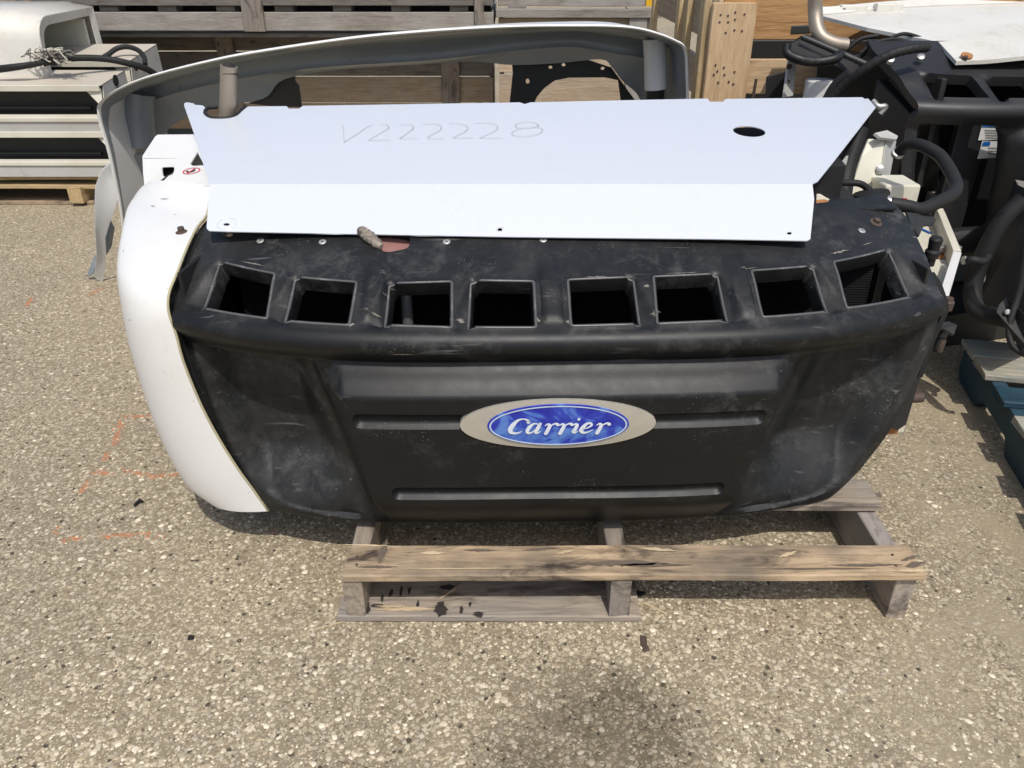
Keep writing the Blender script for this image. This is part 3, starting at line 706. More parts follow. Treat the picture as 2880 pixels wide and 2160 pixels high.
def ribbon(pts, origin, ax, ay, n, h, closed=False):
    """pts (x, y, width) -> flat ribbon with rounded ends, small thickness"""
    v, f = [], []
    P = [Vector((p[0], p[1], 0)) for p in pts]; Wd = [p[2] for p in pts]
    m = 5; Q, W2 = [], []
    q = [P[0] * 2 - P[1]] + P + [P[-1] * 2 - P[-2]]
    for i in range(len(P) - 1):
        a, b, c, d = q[i:i + 4]
        for k in range(m):
            t = k / m; Q.append(.5 * ((2 * b) + (c - a) * t + (2 * a - 5 * b + 4 * c - d) * t * t + (3 * b - a - 3 * c + d) * t ** 3)); W2.append(Wd[i] * (1 - t) + Wd[i + 1] * t)
    Q.append(P[-1]); W2.append(Wd[-1])
    for i, p in enumerate(Q):
        t = (Q[min(i + 1, len(Q) - 1)] - Q[max(i - 1, 0)]).normalized(); s = Vector((-t.y, t.x, 0)) * W2[i] / 2
        for e in (p + s, p - s): v.append(origin + ax * e.x + ay * e.y + n * h)
    for i in range(len(Q) - 1): f.append((2 * i, 2 * i + 1, 2 * i + 3, 2 * i + 2))
    for idx, tail in ((0, -1), (len(Q) - 1, 1)):
        r = W2[idx] / 2; base = len(v)
        for k in range(10):
            an = 2 * math.pi * k / 10; v.append(origin + ax * (Q[idx].x + r * math.cos(an)) + ay * (Q[idx].y + r * math.sin(an)) + n * (h + .00012 * (1 + tail)))
        f.append(tuple(range(base, base + 10)))
    return v, f
def ovalring(name, a0, b0, a1, b1, h, m, parent, seg=72):
    v, f = [], []
    for k in range(seg):
        an = 2 * math.pi * k / seg
        v.append(ec + ex * (a0 * math.cos(an)) + ew * (b0 * math.sin(an)) + en * h); v.append(ec + ex * (a1 * math.cos(an)) + ew * (b1 * math.sin(an)) + en * h)
    for k in range(seg):
        p = 2 * k; q = 2 * ((k + 1) % seg); f.append((p, q, q + 1, p + 1))
    return mk(name, v, f, m, parent, solid=.0006)
BLU = oval('badge_centre', .1405, .0495, .0075, .002, M_BLUE, GRILLE); ovalring('badge_rim', .1365, .0468, .1335, .0445, .0092, M_RIM, GRILLE)
SX, SYv = .393 / 1568, .118 / 400
GL = {'c': [[(872,262,36),(866,247,24),(835,236,12),(790,246,24),(750,285,44),(730,320,46),(738,344,36),(780,351,20),(818,338,8)]],
      'a': [[(958,281,12),(915,275,18),(882,302,36),(864,334,36),(874,350,26),(902,344,14),(946,305,8)], [(966,276,28),(948,310,36),(932,342,36),(947,351,16),(968,336,7)]],
      'r': [[(1003,292,7),(1026,280,22),(1041,292,34),(1028,325,36),(1012,355,36)], [(1034,316,8),(1060,286,13),(1088,276,22),(1103,284,34)]],
      'i': [[(1222,292,7),(1244,280,20),(1256,291,34),(1241,325,36),(1229,343,34),(1245,351,16),(1264,338,7)], [(1267,243,27),(1269,241,27)]],
      'e': [[(1300,322,9),(1340,312,13),(1371,291,22),(1360,274,20),(1330,281,28),(1302,310,40),(1291,334,42),(1308,351,28),(1345,347,14),(1382,328,7)]]}
hh = [.0104]
def glyph(strokes, dx=0):
    V, Fc = [], []
    for s in strokes:
        hh[0] += .0001
        v, f = ribbon([((x + dx - 1109) * SX, -(y - 297) * SYv, w * SX * .86) for x, y, w in s], ec, ex, ew, en, hh[0])
        b = len(V); V += v; Fc += [tuple(i + b for i in q) for q in f]
    mk('letter', V, Fc, M_LETTER, GRILLE)
for g_, dx in (('c', 0), ('a', 0), ('r', 0), ('r', 112), ('i', 0), ('e', 0), ('r', 406)): glyph(GL[g_], dx)

# rivets and bolts on the deck
for x, w in ((-.6234,.825),(-.4858,.836),(-.2223,.844),(-.0178,.849),(.6938,.828)):
    lathe('rivet', onS(x, w, -.001), onSn(x, w), [(0, .0085), (.0012, .0082), (.0022, .006), (.0022, .0024), (.0006, .0022)], M_RIVET, GRILLE, 16)
for x, w in ((.7405,.8446),(-.7019,.8354)):
    b_ = lathe('bolt', onS(x, w, -.001), onSn(x, w), [(0, .0145), (.0015, .0145), (.003, .010), (.0031, .0078), (.0095, .0075), (.0105, .006)], M_RUST, GRILLE, 14)
# torn insulation and pink shroud in the broken cut-out
tube('foam_scrap', [onS(-.408, .868, .012), onS(-.385, .845, .010), onS(-.358, .820, .004)], .013, W_PALLET_G, UNIT, radii=[.006, .010, .013, .010, .014, .011, .015, .012, .013, .010, .013, .009, .006], n=6, sides=7)
pc = onS(-.335, .846, -.022)
lathe('fan_shroud', pc, (.1, -.5, .86), [(-.03, .05), (-.004, .05), (0, .046), (.002, .03)], M_PINK, UNIT, 24)

# body of the unit behind the grille: everything is dark inside
def prism(name, poly, z0, z1, m, parent, bevel=.003):
    n = len(poly); v = [(x, y, z0) for x, y in poly] + [(x, y, z1) for x, y in poly]
    f = [tuple(range(n - 1, -1, -1)), tuple(range(n, 2 * n))] + [(i, (i + 1) % n, (i + 1) % n + n, i + n) for i in range(n)]
    return mk(name, v, f, m, parent, bevel=bevel)
prism('coil', [(-.60, 1.64), (.80, 1.66), (.80, 1.70), (-.60, 1.68)], .17, .690, M_FINS, UNIT)
prism('frame', [(-.56, 1.715), (.84, 1.715), (.90, 2.30), (-.78, 2.30)], .142, .735, M_METALDK, UNIT)
prism('engine_housing', [(-.55, 1.92), (.80, 1.92), (.86, 2.36), (-.55, 2.36)], .736, .835, M_DARKIN, UNIT)
prism('slot_light_block', [(-.680, 1.52), (-.672, 1.52), (-.640, 1.90), (-.648, 1.90)], .150, .715, M_DARKIN, UNIT)  # added dark sheets that keep light out of the end slots
prism('slot_light_block', [(.876, 1.585), (.884, 1.585), (.862, 1.712), (.854, 1.712)], .33, .70, M_METALDK, UNIT)
# things seen through the third slot
q = at(1155, 921, 1.50); box('inner_label', q.x - .052, q.x + .040, 1.50, 1.502, q.z - .012, q.z + .003, M_STBLUE, UNIT, 0)
q = at(1160, 808, 1.60); box('inner_label', q.x - .045, q.x + .045, 1.60, 1.602, q.z - .012, q.z + .004, M_PAPER, UNIT, 0)
tube('inner_rod', [(-.222, 1.55, .55), (-.222, 1.55, .70)], .012, M_STEEL, UNIT)

# left cowl
CW = [((753,1438,1.480),(585,1386,1.575)),((700,1365,1.477),(530,1335,1.62)),((667,1320,1.475),(495,1283,1.63)),((613,1234,1.475),(456,1205,1.635)),((563,1140,1.475),(420,1115,1.64)),((513,1017,1.475),(385,1005,1.655)),((493,943,1.478),(362,930,1.665)),
      ((475,892,1.482),(348,860,1.68)),((469,856,1.490),(338,800,1.70)),((475,816,1.505),(329,740,1.72)),((496,766,1.54),(325,690,1.76)),((525,693,1.63),(332,625,1.86)),((553,638,1.72),(343,583,1.96)),((579,605,1.78),(362,549,2.06)),((588,552,1.86),(385,535,2.09)),((591,522,1.90),(408,531,2.09))]
rows = []
FE = crom([at(*f) for f, l in CW], 3); LE = crom([at(*l) for f, l in CW], 3)
nrow = len(FE)
def proj_x(p): d_ = p.y * cP - (p.z - CAM_H) * sP; return 1440 + CAM_F * p.x / d_
for k, (fp, lp) in enumerate(zip(FE, LE)):              # keep the outline where it is seen, whatever the bulge
    goal = proj_x(lp)
    for it in range(4):
        m_ = min(proj_x(Vector((fp.x + (lp.x - fp.x) * math.sin(a) ** .95, fp.y + (lp.y - fp.y) * (1 - math.cos(a) ** .95), fp.z + (lp.z - fp.z) * math.sin(a)))) for a in [math.pi / 24 * i for i in range(1, 13)])
        lp.x += (goal - m_) / CAM_F * 1.8
for k, (fp, lp) in enumerate(zip(FE, LE)):
    row = []; top = sstep(np.array((k / (nrow - 1) - .58) / .2))
    for j in range(13):
        th = j / 12 * math.pi / 2
        e = .95
        sx = math.sin(th) ** e; sy = 1 - math.cos(th) ** e
        x = fp.x + (lp.x - fp.x) * sx; y = fp.y + (lp.y - fp.y) * (sy * (1 - top) + (j / 12) * top)
        z = fp.z + (lp.z - fp.z) * (j / 12 * (1 - top) + (j / 12) ** 2.2 * top)
        if k < nrow * .6: z = fp.z + (lp.z - fp.z) * sx
        row.append(Vector((x, y, z)))
    for j in range(1, 5):
        row.append(lp + Vector((.012 * j * j * .1, .09 * j, -.02 * j * float(top))))
    rows.append(row)
COWL = loft('cowl', rows, M_WHITE, UNIT, solid=.004, offset=-1); COWL['label'] = 'white moulded side cowl on the left end of the unit'
bm = bmesh.new(); bm.from_mesh(COWL.data); bmesh.ops.recalc_face_normals(bm, faces=bm.faces); bm.to_mesh(COWL.data); bm.free()
# yellowed cut edge and dark gap beside the grille
v, f = tube_geo([p + Vector((.002, .001, 0)) for p in FE], .0028, 6); mk('edge_strip', v, f, M_SEALANT, COWL, smooth=True)
LS = [onS(x + .004, w, -.006) for x, w in [(-.745,.95),(-.764,.888),(-.766,.807),(-.769,.745),(-.774,.672),(-.777,.604),(-.779,.555),(-.782,.503),(-.775,.416),(-.754,.311),(-.715,.190),(-.690,.130),(-.655,.085)]]
LS = crom(LS, 4)
def resamp(P, n):
    d = [0]
    for i in range(1, len(P)): d.append(d[-1] + (P[i] - P[i - 1]).length)
    return [Vector([float(np.interp(d[-1] * k / (n - 1), d, [p[c] for p in P])) for c in range(3)]) for k in range(n)]
A_ = resamp(LS, 40); B_ = resamp(FE[::-1], 40)
loft('gap_seal', [[a + Vector((.012, .02, 0)) for a in A_], [(a + b) / 2 + Vector((.01, .05, -.006)) for a, b in zip(A_, B_)], [b + Vector((.0, .022, -.008)) for b in B_]], M_RUBBER, UNIT)
# raised shoulder of the cowl with hand-hold, triangular hole and sticker
pl = plane3(at(591, 521, 1.90), at(490, 505, 1.985), at(600, 378, 2.16))
slope = [(452,379),(440,383),(428,398),(404,436),(402,445),(500,445),(492,493),(480,505),(455,512),(408,530),(591,530),(640,525),(690,378)]
slope2 = [(444,380),(437,386),(401,441),(405,446),(500,446),(491,492),(480,504),(455,511),(500,530),(591,524),(640,524),(690,378)]
tri = [(535,463),(556,429),(575,466),(545,468)]
V, T = cdt(slope2, [tri], 8.0); T = orient(T, V); T = T[:, ::-1]
mk('cowl_shoulder', [atp(a, b, pl) for a, b in V], [tuple(int(i) for i in t) for t in T], M_WHITE, COWL, solid=.003, offset=0)
wallpl = plane3(atp(404, 443, pl), atp(500, 445, pl), at(420, 531, 2.085))
wall = [(402,443),(500,445),(494,495),(481,509),(455,520),(409,532),(404,490)]; hole = rounded([(455,471),(493,470),(489,490),(470,497),(459,498)], 7, 3)
V, T = cdt(wall, [hole], 6.0); T = orient(T, V)[:, ::-1]
mk('hand_hold', [atp(a, b, wallpl) for a, b in V], [tuple(int(i) for i in t) for t in T], M_WHITE, COWL, solid=.003, offset=0)
e0 = atp(402, 443, wallpl); e1 = atp(408, 531, wallpl); e2 = atp(442, 381, pl)
mk('cowl_side', [e0, e1, e1 + Vector((.06, .22, 0)), e2 + Vector((0, .02, -.02)), e2], [(0, 1, 2, 3, 4)], M_WHITE, COWL, solid=.004)
mk('cowl_back', [e2, atp(690, 378, pl), atp(690, 378, pl) + Vector((0, .02, -.12)), e2 + Vector((.02, .02, -.12))], [(0, 1, 2, 3)], M_WHITE, COWL, solid=.004)
wn_ = wallpl[1] if wallpl[1].dot(EYE - wallpl[0]) > 0 else -wallpl[1]
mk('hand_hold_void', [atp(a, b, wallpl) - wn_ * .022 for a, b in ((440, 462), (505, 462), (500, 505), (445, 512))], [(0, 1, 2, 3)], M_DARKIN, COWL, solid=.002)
tube('latch_lever', [atp(452, 514, wallpl) - wn_ * .004, atp(470, 498, wallpl) - wn_ * .006, atp(494, 484, wallpl) - wn_ * .008], .008, M_METALDK, COWL)
def planar_ring(name, cpx, rx, ry, tilt, w, pl_, m, parent, seg=36, lift=.0026):
    v, f = [], []; n = pl_[1] if pl_[1].dot(EYE - pl_[0]) > 0 else -pl_[1]
    for k in range(seg):
        a = 2 * math.pi * k / seg
        for s in (1, 1 - w):
            dx, dy = rx * s * math.cos(a), ry * s * math.sin(a)
            v.append(atp(cpx[0] + dx * math.cos(tilt) - dy * math.sin(tilt), cpx[1] + dx * math.sin(tilt) + dy * math.cos(tilt), pl_) + n * lift)
    for k in range(seg):
        p = 2 * k; q = 2 * ((k + 1) % seg); f.append((p, q, q + 1, p + 1))
    return mk(name, v, f, m, parent)
def px_poly(name, pts, pl_, m, parent, lift=.0012):
    n = pl_[1] if pl_[1].dot(EYE - pl_[0]) > 0 else -pl_[1]
    return mk(name, [atp(a, b, pl_) + n * lift for a, b in pts], [tuple(range(len(pts)))], m, parent)
NOCUT = planar_ring('sticker_ring', (540, 483), 25.5, 8.5, -.17, .16, pl, M_RED, COWL)
px_poly('sticker_bar', [(527, 490), (530, 491), (553, 476), (550, 475)], pl, M_RED, COWL, .0032)
px_poly('sticker_plug', [(523, 484), (530, 482), (534, 485), (541, 481), (550, 479), (552, 482), (544, 486), (534, 488), (526, 487)], pl, M_INKDARK, COWL, .0029)
bp = at(511, 655, 1.775)
# bolt on the cowl shoulder, set on the surface
def on_mesh(o, px, py):
    bpy.context.view_layer.update(); mw = o.matrix_world; inv = mw.inverted()
    r = ray(px, py); ok, loc, nor, idx = o.ray_cast(inv @ EYE, (inv.to_3x3() @ r).normalized())
    return (mw @ loc, (mw.to_3x3() @ nor).normalized()) if ok else (None, None)
def cowl_mark(pts, m, seed):                          # chips and rub marks in the gelcoat
    P_ = []
    for px, py in pts:
        h_, n_ = on_mesh(COWL, px, py)
        if h_ is None: return
        if n_.dot(EYE - h_) < 0: n_ = -n_
        P_.append(h_ + n_ * .0008)
    mk('rub_mark', P_, [tuple(range(len(P_)))], m, COWL)
for k_, (px, py, rx, ry) in enumerate(((352, 596, 5, 9), (348, 706, 2, 4), (462, 560, 14, 2), (493, 604, 3, 2), (476, 812, 10, 2), (545, 1128, 2, 2), (430, 520 + 60, 8, 2), (700, 1385, 2, 2), (420, 1180, 3, 2), (365, 900, 4, 2), (640, 1240, 2, 7))):
    rr = random.Random(k_); cowl_mark([(px + rx * math.cos(a) * rr.uniform(.5, 1), py + ry * math.sin(a) * rr.uniform(.5, 1)) for a in [.7 * i for i in range(9)]], M_RUBGREY, k_)
hit, hn = on_mesh(COWL, 511, 652)
if hit is not None:
    if hn.dot(EYE - hit) < 0: hn = -hn
    hn = (hn + Vector((0, 0, .8))).normalized()
    lathe('bolt', hit - hn * .002, hn, [(0, .0135), (.002, .0135), (.0045, .0085), (.005, .0075), (.0125, .0072), (.0135, .006)], M_RUST, COWL, 14)
# exhaust pipe rising behind the panel's notch
tube('exhaust_pipe', [at(640, 372, 2.295), at(641, 320, 2.295), at(642, 260, 2.295), at(643, 215, 2.295), at(644, 186, 2.295)], 0.0225, M_PIPE, UNIT, sides=20)
pe = at(643.5, 205, 2.294)
lathe('pipe_tip', pe - Vector((0, 0, .006)), (0, .25, 1), [(0, .0227), (.010, .0225), (.020, .0200), (.028, .0150), (.033, .0080), (.034, .002)], simple('soot', (.03, .028, .027), .8, .3), UNIT, 20)

# ------------------------------------------------------------------ loose white top panel with the hand-written number
flap = (Vector((0, 1.645, .768)), Vector((0, -.42, 1)).normalized())
KY, KZ = 1.782, .768 + .42 * (1.782 - 1.645)
upper = (Vector((0, KY, KZ)), Vector((0, -.13, 1)).normalized())
def kz(px, py): return atp(px, py, flap)
outl_px = [(592,514),(545,375),(518,298),(519,290),(526,288),(545,291),(548,295),(570,297),(577,303),(574,313),(580,325),(600,334),(640,334),(662,327),(676,314),(688,304),(700,300),(806,299),(812,306),(842,306),(852,298),(1100,294),(1462,288),(1476,293),(1492,288),(1700,283),(1990,277),(1996,286),(2034,286),(2041,278),(2425,273),(2432,278),(2442,277),(2463,303),(2400,385),(2345,455),(2300,510),(2293,528)]
flap_px = [(592,514),(2293,528),(2290,560),(2279,672),(2270,677),(2000,672),(1440,666),(1000,658),(640,651),(588,649),(581,642)]
def panel_pts(V, pl_): return [atp(a, b, pl_) for a, b in V]
hole_px = [(2107 + 45.5 * math.cos(a), 371 + 15 * math.sin(a) + 4 * math.cos(a)) for a in [2 * math.pi * k / 28 for k in range(28)]]
fh = [[(cx + rx * math.cos(a), cy + ry * math.sin(a)) for a in [2 * math.pi * k / 14 for k in range(14)]] for cx, cy, rx, ry in ((637, 631, 9, 4), (1406, 646, 7, 5.5), (2220, 656, 7, 4))]
# work in metres on each plane so that the mesh is even
def to2(pt): return (pt.x, pt.y)
kl, kr = atp(592, 514, upper), atp(2293, 528, upper)
def up_at(x, y):
    bend = .004 * math.exp(-((x - .1) / .5) ** 2) * math.sin((y - KY) * 5.2) - .0022 * math.sin(x * 3.1 + 1.2) * math.sin((y - KY) * 5.2)
    return Vector((x, y, KZ + .13 * (y - KY) + bend))
def fl_at(x, y): return Vector((x, y, .768 + .42 * (y - 1.645)))
o2 = [to2(atp(a, b, upper)) for a, b in outl_px]; o2[0] = (o2[0][0], KY); o2[-1] = (o2[-1][0], KY)
h2 = [to2(atp(a, b, upper)) for a, b in hole_px]
V1, T1 = cdt(o2, [h2], .022); T1 = orient(T1, V1)
f2 = [to2(atp(a, b, flap)) for a, b in flap_px]; f2[0] = o2[0]; f2[1] = o2[-1]
fh2 = [[to2(atp(a, b, flap)) for a, b in h] for h in fh]
V2, T2 = cdt(f2, fh2, .022); T2 = orient(T2, V2)
pv = [up_at(*p) for p in V1] + [fl_at(p[0], min(p[1], KY)) for p in V2]
pf = [tuple(int(i) for i in t) for t in T1] + [tuple(int(i) + len(V1) for i in t) for t in T2]
PANEL_O = mk('top_panel', pv, pf, M_PANEL, None, smooth=True, solid=.0022, offset=-1)
bm = bmesh.new(); bm.from_mesh(PANEL_O.data); bmesh.ops.remove_doubles(bm, verts=bm.verts, dist=.0008); bm.to_mesh(PANEL_O.data); bm.free()
PANEL_O.data.set_sharp_from_angle(angle=R(10)); sharp_border(PANEL_O.data)
tag(PANEL_O, 'white folded sheet metal panel with pencilled number V222228 lying on the unit', 'panel')
# black edging round the pipe notch
ne = [atp(a, b, upper) + Vector((0, 0, .001)) for a, b in ((612, 303), (590, 304), (579, 310), (577, 320), (588, 330), (605, 334), (640, 333), (663, 326), (677, 313), (690, 302))]
tube('notch_edging', ne, .0048, M_RUBBER, PANEL_O, sides=8)
# stamped dimples round the flap holes
fn = Vector((0, -.42, 1)).normalized()
for (px, py, ro) in ((637, 629, .0215), (1406, 645, .0085)):
    c_ = atp(px, py, flap); u_ = Vector((1, 0, 0)); w_ = fn.cross(u_)
    v, f = [], []
    for i, (r_, h_) in enumerate(((ro, .0004), (ro * .93, .0022), (ro * .84, .0006))):
        for k in range(28):
            a = 2 * math.pi * k / 28; v.append(c_ + (u_ * math.cos(a) + w_ * math.sin(a)) * r_ + fn * h_)
    for i in range(2):
        for k in range(28): f.append((i * 28 + k, i * 28 + (k + 1) % 28, (i + 1) * 28 + (k + 1) % 28, (i + 1) * 28 + k))
    mk('stamped_ring', v, f, M_PANEL, PANEL_O, smooth=True)
# the number
def zp(x, y): return atp(900 + x / 3.16, 300 + y / 3.16, upper)
NUM = [[[(205,178),(208,215),(212,250),(217,327)],[(217,327),(340,250),(400,205),(462,172)]], [[(525,172),(560,170),(590,173),(614,190),(596,215),(520,258),(435,310)],[(435,310),(520,312),(630,308)]], [[(710,172),(770,168),(810,173),(834,190),(815,220),(760,260),(708,294)],[(708,294),(780,297),(870,295)]],
       [[(920,168),(985,165),(1040,169),(1079,190),(1066,222),(1000,260),(960,284),(968,294),(1030,297),(1105,295)]], [[(1145,160),(1210,160),(1270,170),(1317,197),(1290,235),(1220,270),(1185,288),(1200,293),(1280,291),(1365,289)]], [[(1380,160),(1450,154),(1530,164),(1583,196),(1548,232),(1470,270),(1420,291)],[(1420,291),(1500,293),(1620,294)]],
       [[(1944,188),(1930,165),(1890,151),(1830,148),(1760,160),(1735,185),(1760,202),(1820,205),(1900,198),(1955,204),(1980,225),(1940,256),(1850,276),(1760,277),(1712,262),(1712,240),(1770,212),(1870,199),(1935,190),(1946,176)]]]
un = upper[1] if upper[1].z > 0 else -upper[1]
for ch in NUM:
    V, Fc = [], []
    for s in ch:
        P = crom([zp(*q) for q in s], 6)
        for i, p in enumerate(P):
            q = up_at(p.x, p.y)
            t_ = (P[min(i + 1, len(P) - 1)] - P[max(i - 1, 0)]).normalized(); sd = un.cross(t_) * .0008
            V += [q + sd + un * .0030, q - sd + un * .0030]
            if i: n_ = len(V); Fc.append((n_ - 4, n_ - 3, n_ - 1, n_ - 2))
    mk('pencil_figure', V, Fc, M_INK, PANEL_O)

# ------------------------------------------------------------------ open right end of the main unit
sheet('side_plate', [at(a, b, 1.70) for a, b in ((2590,750),(2640,850),(2652,905),(2628,955),(2580,1080),(2546,1192),(2522,1208),(2470,1190),(2440,1100),(2480,900))], M_METALDK, UNIT, .004)
loft('door_trim', [[at(a - 7, b, 1.64) for a, b in ((2618,765),(2640,800),(2656,845),(2658,875),(2640,915),(2620,960),(2585,1060))], [at(a + 7, b, 1.645) for a, b in ((2618,765),(2640,800),(2656,845),(2658,875),(2640,915),(2620,960),(2585,1060))]], M_RUBBER, UNIT, solid=.006)
p = at(2570, 1118, 1.74); lathe('mounting_stub', p, (1, -.1, .12), [(-.02, .014), (.012, .014), (.022, .012), (.025, .007)], M_RUST, UNIT, 14)
box('frame_foot', at(2470,1260,1.72).x, at(2540,1230,1.72).x, 1.72, 1.83, .20, .268, M_CREAM, UNIT, .006)
box('frame_foot_rust', at(2474,1260,1.716).x, at(2512,1260,1.716).x, 1.714, 1.7195, .203, .222, M_RUSTORANGE, UNIT, .001)
sheet('latch_bracket', [at(2640,912,1.72), at(2662,908,1.76), at(2686,918,1.76), at(2676,946,1.72), at(2650,928,1.70), at(2636,930,1.69)], M_METALDK, UNIT, .006)
lathe('latch_rubber', at(2655, 925, 1.72), (-.12, -.1, -1), [(0, .012), (.02, .012), (.022, .0095), (.05, .0095)], M_RUBBER, UNIT, 14)
lathe('latch_stub', at(2651, 955, 1.715), (-.12, -.1, -1), [(0, .009), (.028, .0095), (.032, .007)], M_RUST, UNIT, 12)
lathe('rubber_stop', at(2660, 870, 1.75), (0, 0, 1), [(0, .014), (.02, .015), (.024, .011), (.03, .011)], M_RUST, UNIT, 12)
# grey-white tray of the unit frame with an upright rim
trayp = [(2470,600),(2500,548),(2590,535),(2612,560),(2650,625),(2690,710),(2652,815),(2615,770),(2560,690)]
mk('tray', [atz(a, b, .46) for a, b in trayp], [tuple(range(len(trayp)))], M_CREAM, UNIT, solid=.006, offset=-1)
def rail(name, pts, w, z0, z1, m, parent):
    rows = [[], [], [], []]
    for i, q in enumerate(pts):
        t_ = (pts[min(i + 1, len(pts) - 1)] - pts[max(i - 1, 0)]); t_.z = 0; t_.normalize(); s_ = Vector((t_.y, -t_.x, 0)) * w / 2
        for r_, e in zip(rows, (q - s_, q - s_, q + s_, q + s_)): r_.append(e)
    for i, zz in enumerate((z0, z1, z1, z0)): rows[i] = [Vector((e.x, e.y, zz)) for e in rows[i]]
    n_ = len(pts); v = [q for r_ in rows for q in r_]; f = []
    for i in range(4):
        for k in range(n_ - 1): f.append((i * n_ + k, i * n_ + k + 1, ((i + 1) % 4) * n_ + k + 1, ((i + 1) % 4) * n_ + k))
    f += [(0, n_, 2 * n_, 3 * n_), (n_ - 1, 4 * n_ - 1, 3 * n_ - 1, 2 * n_ - 1)]
    return mk(name, v, f, m, parent, bevel=.002)
rail('tray_rim', [atz(2606, 512, .52), atz(2650, 600, .52), atz(2692, 703, .52)], .022, .425, .52, M_CREAM, UNIT)
rail('tray_rim', [atz(2693, 708, .52), atz(2675, 765, .52), atz(2655, 828, .52)], .022, .425, .52, M_WHITE, UNIT)
box('hinge_pin', atz(2655,700,.485).x - .02, atz(2655,700,.485).x + .05, atz(2655,700,.485).y - .01, atz(2655,700,.485).y + .012, .475, .495, M_STEEL, UNIT, .003)
c_ = atz(2640, 722, .465); mk('rust_patch', [c_ + Vector((dx, dy, .004)) for dx, dy in ((-.045,-.02),(.0,-.03),(.04,-.012),(.03,.02),(-.02,.028))], [(0,1,2,3,4)], M_RUSTORANGE, UNIT)
c_ = atz(2597, 650, .465); mk('blue_tape', [c_ + Vector((dx, dy, .004)) for dx, dy in ((-.012,.03),(.0,.035),(.015,-.03),(.003,-.035))], [(0,1,2,3)], M_STBLUE, UNIT)
lathe('rubber_knob', at(2612, 745, 1.80), (0, -.05, 1), [(0, .012), (.018, .012), (.02, .016), (.035, .017), (.04, .013), (.065, .0155), (.07, .012)], M_RUBBER, UNIT, 16)
sheet('hinge_bracket', [at(2566,610,1.93), at(2612,608,1.95), at(2628,620,1.95), at(2620,636,1.92), at(2592,638,1.90), at(2580,668,1.86), at(2560,640,1.84), at(2545,600,1.88)], M_METALDK, UNIT, .005)
sheet('deck_flange', [at(2330,566,1.83), at(2340,562,1.86), at(2475,563,1.86), at(2505,585,1.84), at(2520,592,1.80), at(2330,592,1.775)], M_BLACK, UNIT, .004)
sheet('rusty_gusset', [at(2296,520,1.98), at(2320,512,2.0), at(2350,560,1.95), at(2335,582,1.88), at(2293,580,1.86)], M_CREAM, UNIT, .004)
mk('rust_patch', [at(a, b, y) for a, b, y in ((2296,562,1.865),(2318,560,1.875),(2338,566,1.885),(2333,580,1.855),(2295,580,1.845))], [(0,1,2,3,4)], M_RUSTORANGE, UNIT)
# coolant hose loop, receiver and white channels
tube('hose_loop', [at(2470,566,1.95), at(2500,572,1.94), at(2550,580,1.93), at(2592,588,1.93), at(2640,568,1.96), at(2680,545,2.0), at(2689,520,2.04), at(2672,480,2.1), at(2645,440,2.16), at(2610,417,2.2), at(2575,406,2.24), at(2545,413,2.28), at(2520,440,2.3)], .0165, M_RUBBER, UNIT, n=8, sides=16)
for pa_, pb_ in (((2490,570,1.943), (2500,572,1.94)), ((2528,426,2.29), (2522,436,2.30))):
    a_, b_ = at(*pa_), at(*pb_); lathe('hose_clamp', a_, (b_ - a_), [(0, .0176), (.0005, .0184), (.010, .0184), (.0105, .0176)], M_STEEL, UNIT, 18)
rp = at(2465, 585, 2.06)
lathe('receiver', rp - Vector((0, 0, .10)), (0, .12, 1), [(0, .044), (.105, .046), (.112, .040)], M_STEEL, UNIT, 24)
lathe('receiver_cap', rp + Vector((-.01, .02, .018)), (-.2, .12, 1), [(0, .046), (.012, .047), (.018, .044), (.02, .03)], M_RUBBER, UNIT, 24)
tube('receiver_pipe', [at(2330,512,2.12), at(2370,514,2.14), at(2415,516,2.14), at(2440,530,2.12), at(2448,545,2.10)], .009, M_RUBBER, UNIT)
sheet('white_channel', [at(2440,392,2.45), at(2488,395,2.45), at(2470,545,2.38), at(2385,548,2.34), at(2420,440,2.40)], M_CREAM, UNIT, .006)
sheet('channel_flange', [at(2489,396,2.44), at(2516,396,2.50), at(2490,540,2.44), at(2470,543,2.37)], M_GREYCAB, UNIT, .005)
sheet('channel_cap', [at(2455,380,2.42), at(2490,372,2.46), at(2520,388,2.48), at(2516,398,2.44), at(2470,392,2.40)], M_GREYCAB, UNIT, .008)
sheet('white_channel', [at(2380,438,2.30), at(2390,430,2.34), at(2355,545,2.25), at(2300,545,2.18)], M_GREYCAB, UNIT, .006)
tube('coolant_hose', [at(2415,360,2.35), at(2402,410,2.33), at(2380,480,2.30), at(2368,560,2.25)], .026, M_RUBBER, UNIT, sides=16)
box('white_box', at(2490,530,2.28).x, at(2590,530,2.28).x, 2.28, 2.40, .56, .69, M_CREAM, UNIT, .006)
box('white_label_plate', at(2520,560,2.2).x, at(2600,560,2.2).x, 2.18, 2.26, .575, .60, M_PAPER, UNIT, .002)
c_ = at(2541, 563, 2.178); box('label_mark', c_.x - .008, c_.x + .008, 2.176, 2.1785, c_.z - .012, c_.z + .006, M_RED, UNIT, 0)
lathe('channel_bolt', at(2473, 478, 2.40), (-.2, -1, .3), [(0, .014), (.012, .014), (.014, .010)], M_STEEL, UNIT, 8)

